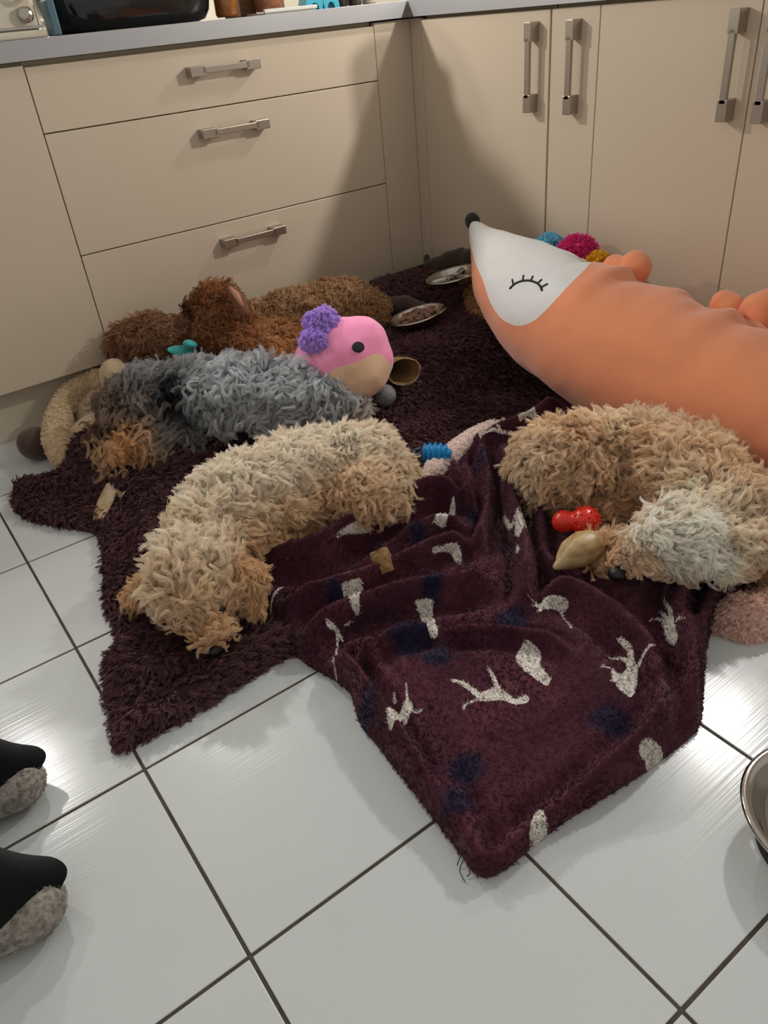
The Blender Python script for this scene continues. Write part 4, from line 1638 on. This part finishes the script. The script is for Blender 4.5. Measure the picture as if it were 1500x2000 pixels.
# blue chew toy
M_BLUE = mat('blue_rubber', lin(20, 128, 190), rough=.25, coat=.2, subs=.1)
ba, bb = at(816, 884, .075), at(878, 888, .072)
blue = thing('blue_chew_toy', (ba + bb) / 2 * np.array([1, 1, 0]) + np.array([0, 0, .04]), 'blue ribbed rubber chew toy between the cream dog and fleece blanket', 'dog toy')
dx = unit(bb - ba)
Lb = np.linalg.norm(bb - ba)
prof = []
for i in range(60):
    s_ = i / 59
    r_ = (.020 + .003 * math.sin(s_ * math.pi)) * (1 - .5 * max(0, s_ - .8) / .2) + .0028 * math.cos(s_ * 2 * math.pi * 5)
    prof.append((max(r_, .001), .2 * Lb + s_ * Lb * .85))
zx = dx
xx = unit(np.cross(np.array([0, 0, 1.0]), zx))
Mz = np.stack([xx, np.cross(zx, xx), zx], 1)
V, F = lathe([(.001, prof[0][1])] + prof + [(.0005, prof[-1][1])], 40, ba, Mz)
put('ribbed_barrel', mesh_of('ribbed_barrel', V, F), M_BLUE, blue)
V, F = lathe([(.013 + .006 * math.cos(a), .006 * math.sin(a)) for a in np.linspace(0, 2 * math.pi, 16)], 32, ba, Mz @ rotm(1.2, 0, 0))
put('ring', mesh_of('ring', V, F), mat('dark_blue_rubber', lin(26, 40, 58), rough=.4), blue)
# grey ball
V, F = ico(at(753, 772, .115), .026, 4)
V = np.array(V) + unit(np.array(V) - at(753, 772, .115)) * (.0016 * (vnoise(V, 160, 3) - .5))[:, None]
tag(put('grey_ball', mesh_of('grey_ball', V, F), mat('grey_rubber', lin(124, 126, 128), rough=.7, var=.12, vscale=60, bump=.3, bscale=150)), 'small grey rubber ball under the pink plush', 'ball')
# small toy with turquoise flaps
tc_ = at(365, 690, .205)
ft = thing('finned_toy', tc_, 'small plush toy with turquoise flaps and pink body between two brown dogs', 'plush toy')
M_TEAL = mat('turquoise_felt', lin(48, 178, 172), rough=.85, sheen=.3)
me = blob('body', [(at(362, 702, .20), (.032, .02, .014))], .004, 2)
put('body', me, mat('pink_felt', lin(206, 112, 112), rough=.85, sheen=.3), ft)
for q, rr, rz in (((356, 684, .222), (.042, .020, .008), .15), ((372, 672, .238), (.024, .018, .010), .9)):
    V, F = ico(at(*q), rr, 3, rotm(.35, .3, rz))
    put('flap', mesh_of('flap', V, F), M_TEAL, ft)

# dark brown plush in the corner
br = thing('brown_plush', (-.12, -.2, .1), 'dark brown short-pile plush toy in the corner behind the divided dish', 'plush toy')
me = blob('body', [(at(880, 514, .190), .042), (at(902, 508, .198), .042), (at(855, 522, .182), .036), (at(922, 508, .205), .04), (at(880, 530, .15), .05)], .007, 6)
M_BRP = mat('dark_brown_plush', lin(58, 42, 32), rough=.95, sheen=.3, bump=.6, bscale=400)
bo = put('body', me, M_BRP, br)
me = blob('ear', [(at(834, 508, .205), (.014, .012, .022)), (at(836, 518, .195), .016)], .005, 4)
put('ear', me, M_BRP, br)
lg = thing('brown_plush', at(790, 600, .1), 'dark brown plush limb behind the bowl of wet food', 'plush toy')
me = blob('body', chain([(770, 598, .135, .030), (790, 592, .135, .026), (820, 602, .13, .020), (845, 604, .13, .016)]), .006, 5)
put('body', me, mat('mid_brown_plush', lin(72, 54, 44), rough=.95, sheen=.3, bump=.6, bscale=400), lg)
tf = thing('tan_plush', at(935, 600, .1), 'tan fluffy toy tucked under the fox chin', 'plush toy')
me = blob('body', chain([(930, 580, .13, .030), (940, 605, .12, .034), (950, 620, .11, .03)]), .007, 4)
to = put('body', me, mat('tan_skin', lin(130, 92, 60), rough=.95), tf)
c_tn = np.array(lin(216, 172, 124))
fur('fluff', me, to, M_FUZZ, lambda P, N: np.tile(c_tn, (len(P), 1)), n=500, k=9, T=5, length=.022, lift=40, curl=.004, spread=.005, clump=.75, rad=.00045, wild=1, keep=up(), seed=81, cvar=.12, kind='stuff')

# ------------------------------------------------------------------ person at the left edge: trouser hems and slippers
ps = thing('person', (-1.85, -1.3, 0), 'person in black trousers and grey fuzzy slippers at the left edge', 'person')
M_SLIP = mat('grey_felt', lin(150, 144, 136), rough=.98, spec=.05, sheen=.3, var=.25, vscale=60, bump=.8, bscale=250)
c_sl = np.array(lin(176, 170, 160))
for k, (toe, heel, tip) in enumerate((((30, 1535), (-190, 1600), (60, 1500)), ((62, 1775), (-200, 1860), (98, 1722)))):
    tp, hp = at(*toe, .03), at(*heel, .03)
    d = unit(tp - hp)
    hp = tp - d * .19
    sdv = np.array([-d[1], d[0], 0])
    bl = []
    for s_ in np.linspace(0, 1, 12):
        rw = .040 + .010 * math.sin(s_ * math.pi * .9)
        bl.append((hp + (tp - hp) * s_ + np.array([0, 0, .0]), (rw, rw, .029)))
    me = blob('slipper', bl, .006, 6)
    so = put('slipper', me, M_SLIP, ps)
    fur('felt', me, so, M_FUZZ, lambda P, N: np.tile(c_sl, (len(P), 1)) * (.6 + .7 * fbm(P, 40, 9))[:, None], n=1800, k=7, T=3, length=.004, lift=40, curl=.001, spread=.003, clump=.4, rad=.0003, wild=2, seed=90 + k, cvar=.12, kind='stuff')
    # flared trouser leg: hem rests over the toe, leg rises over the ankle
    ctr = tp - d * .054
    rings = [(.036, .092, .056), (.060, .090, .058), (.10, .078, .056), (.18, .070, .058), (.30, .072, .064), (.45, .078, .072)]
    n_ = 40
    V, F = [], []
    for i, (z, ra, rb_) in enumerate(rings):
        cc = ctr - d * .35 * z + sdv * .020 + d * (.010 if i == 0 else 0)
        for q in range(n_):
            a = 2 * math.pi * q / n_
            wob = 1 + .05 * math.sin(3 * a + i) + (.12 * (math.exp(-(a / .35) ** 2) + math.exp(-((a - 6.283) / .35) ** 2)) if i == 0 else 0)
            V.append(cc * np.array([1, 1, 0]) + np.array([0, 0, z + (.012 * math.sin(2 * a + 1) if i == 0 else 0)]) + d * ra * wob * math.cos(a) + sdv * rb_ * wob * math.sin(a))
    for i in range(len(rings) - 1):
        for q in range(n_):
            a, b = i * n_ + q, i * n_ + (q + 1) % n_
            F.append((a, b, b + n_, a + n_))
    F.append(tuple((len(rings) - 1) * n_ + q for q in range(n_)))
    me = mesh_of('trouser_leg', V, F)
    o = put('trouser_leg', me, M_BLKCLOTH, ps)
    md = o.modifiers.new('sub', 'SUBSURF')
    md.levels = md.render_levels = 1

# ------------------------------------------------------------------ things on the worktop
ZW = .9055
M_CREAMP = mat('cream_enamel', lin(214, 204, 184), rough=.3, coat=.2)
ap = thing('cream_appliance', (-1.2, .06, ZW), 'cream appliance with chrome trim at the left end of the worktop', 'appliance')
box('body', (-1.42, .02, ZW + .012), (-1.045, .24, ZW + .16), M_CREAMP, ap, .012)
box('base', (-1.42, .012, ZW), (-1.035, .25, ZW + .016), M_CREAMP, ap, .004)
box('chrome_band', (-1.415, .014, ZW + .018), (-1.042, .20, ZW + .024), M_CHROME, ap, .001)
V, F = lathe([(.0, 0), (.014, 0), (.016, .004), (.016, .016), (.012, .02), (0, .02)], 24, (-1.075, .02, ZW + .045), rotm(math.pi / 2, 0, 0))
put('knob', mesh_of('knob', V, F), M_CHROME, ap)
V, F = tube(spline([(-1.09, .018, ZW + .10), (-1.085, -.004, ZW + .085), (-1.06, -.008, ZW + .075), (-1.045, .016, ZW + .09)], 16), .005, 8)
put('lever', mesh_of('lever', V, F), M_CHROME, ap)
# black roaster
rt_ = thing('black_roaster', (-.8, .14, ZW), 'glossy black oval roasting pot on the worktop', 'pot')
V, F = [], []
n_ = 80
prof = [(.0, 0.001), (.80, .001), (.88, .006), (.94, .025), (.985, .07), (1.0, .12), (1.03, .125), (1.03, .132), (.99, .134), (.97, .12), (.93, .03), (.0, .02)]
for q in range(n_):
    a = 2 * math.pi * q / n_
    ca_, sa_ = math.cos(a), math.sin(a)
    ex = 2 / 3.2
    sx, sy = math.copysign(abs(ca_) ** ex, ca_), math.copysign(abs(sa_) ** ex, sa_)
    for r_, z in prof:
        V.append((-.800 + .222 * r_ * sx, .135 + .135 * r_ * sy, ZW + z))
m_ = len(prof)
for q in range(n_):
    for j in range(m_ - 1):
        a, b = q * m_ + j, ((q + 1) % n_) * m_ + j
        F.append((a, b, b + 1, a + 1))
put('pot', mesh_of('pot', V, F), M_BLACK, rt_)
for s_ in (-1, 1):
    V, F = tube(spline([(-.80 + s_ * .215, .10, ZW + .10), (-.80 + s_ * .25, .10, ZW + .105), (-.80 + s_ * .25, .17, ZW + .105), (-.80 + s_ * .215, .17, ZW + .10)], 14), .006, 8)
    put('side_handle', mesh_of('side_handle', V, F), M_BLACK, rt_)
tag(box('blue_packet', (-1.028, .0, ZW), (-1.008, .05, ZW + .07), mat('slate_blue', lin(74, 104, 118), rough=.5), None, .004), 'slate blue packet wedged beside the black pot', 'packet')
# amber jar, wooden board, white tray with jar, turquoise clips, small dark pots
M_AMB = mat('amber_jar', lin(150, 92, 40), rough=.15, coat=.4, var=.3, vscale=30)
jar = thing('amber_jar', (-.545, .05, ZW), 'amber brown jar just right of the black pot', 'jar')
V, F = lathe([(0, .004), (.026, .004), (.030, .010), (.030, .085), (.022, .10), (.022, .11), (0, .11)], 32, (-.548, .075, ZW))
put('body', mesh_of('body', V, F), M_AMB, jar)
V, F = lathe([(.0, .110), (.025, .110), (.025, .125), (0, .125)], 32, (-.548, .075, ZW))
put('lid', mesh_of('lid', V, F), mat('jar_lid', lin(60, 50, 40), rough=.5), jar)
tag(box('wooden_block', (-.515, .10, ZW), (-.445, .16, ZW + .10), mat('dark_wood', lin(112, 78, 46), rough=.5, var=.25, vscale=20, stretch=(1, 1, 8)), None, .004), 'brown wooden block behind the white tray', 'block')
tray = thing('white_tray', (-.40, .04, ZW), 'thin white plastic tray at the worktop edge', 'tray')
box('base', (-.478, .0, ZW), (-.318, .12, ZW + .005), mat('white_plastic', lin(222, 220, 214), rough=.35), tray, .002)
box('rim', (-.480, -.004, ZW + .003), (-.316, .004, ZW + .012), mat('white_plastic_rim', lin(228, 226, 220), rough=.35), tray, .002)
cp = thing('copper_jar', (-.43, .06, ZW + .006), 'reddish copper jar standing on the white tray', 'jar')
V, F = lathe([(0, .001), (.036, .001), (.040, .006), (.040, .07), (.034, .082), (0, .082)], 32, (-.425, .062, ZW + .006))
put('body', mesh_of('body', V, F), mat('copper_glaze', lin(150, 96, 66), rough=.25, var=.3, vscale=40, coat=.3), cp)
V, F = lathe([(.0, .082), (.036, .082), (.036, .095), (0, .095)], 32, (-.425, .062, ZW + .006))
put('lid', mesh_of('lid', V, F), M_CHROME, cp)
tq = thing('turquoise_holder', (-.29, .05, ZW), 'bright turquoise plastic holder with round cut-outs on the worktop', 'holder')
M_TQ = mat('turquoise_plastic', lin(52, 172, 196), rough=.35)
for xc, rr in ((-.315, .026), (-.262, .024)):
    V, F = [], []
    n_ = 28
    for y_ in (.01, .05):
        for q in range(n_):
            a = math.pi * q / (n_ - 1)
            V.append((xc + rr * 1.15 * math.cos(a), y_, ZW + rr * 1.6 * math.sin(a)))
        for q in range(n_):
            a = math.pi * q / (n_ - 1)
            V.append((xc + rr * .5 * math.cos(a), y_, ZW + rr * .62 * math.sin(a)))
    o_ = 2 * n_
    for q in range(n_ - 1):
        F += [(q, q + 1, n_ + q + 1, n_ + q), (o_ + q, o_ + n_ + q, o_ + n_ + q + 1, o_ + q + 1), (q, o_ + q, o_ + q + 1, q + 1), (n_ + q, n_ + q + 1, o_ + n_ + q + 1, o_ + n_ + q)]
    F += [(0, n_, o_ + n_, o_), (n_ - 1, o_ + n_ - 1, o_ + 2 * n_ - 1, 2 * n_ - 1)]
    put('arch', mesh_of('arch', V, F, False), M_TQ, tq)
for xc, rr, hh, c_, lb in ((-.205, .022, .07, (40, 36, 34), 'small dark spice pot right of the turquoise holder'), (-.155, .020, .06, (70, 62, 56), 'small brown spice pot near the worktop corner'), (-.105, .020, .065, (190, 182, 170), 'small pale spice pot beside the worktop corner')):
    t_ = thing('spice_pot', (xc, .05, ZW), lb, 'jar')
    V, F = lathe([(0, .001), (rr * .9, .001), (rr, .004), (rr, hh * .75), (rr * .85, hh * .8), (0, hh * .8)], 24, (xc, .05, ZW))
    put('body', mesh_of('body', V, F), mat('pot_glass', lin(*c_), rough=.2), t_)
    V, F = lathe([(0, hh * .8), (rr * .9, hh * .8), (rr * .9, hh), (0, hh)], 24, (xc, .05, ZW))
    put('lid', mesh_of('lid', V, F), mat('pot_lid', lin(40, 40, 42), rough=.5), t_)

# unseen canister added above the frame, inferred from the shadow it casts on the drawers
cn = thing('shadow_canister', (.055, -.5, ZW), 'unseen white canister added on the right worktop for its shadow on the drawers', 'canister')
V, F = lathe([(0, .001), (.056, .001), (.060, .006), (.060, .110), (.056, .116), (0, .116)], 40, (.056, -.50, ZW))
put('body', mesh_of('body', V, F), M_CREAMP, cn)
V, F = lathe([(0, .116), (.058, .116), (.060, .120), (.060, .132), (.052, .138), (.012, .139), (.010, .150), (0, .150)], 40, (.056, -.50, ZW))
put('lid', mesh_of('lid', V, F), M_CHROME, cn)
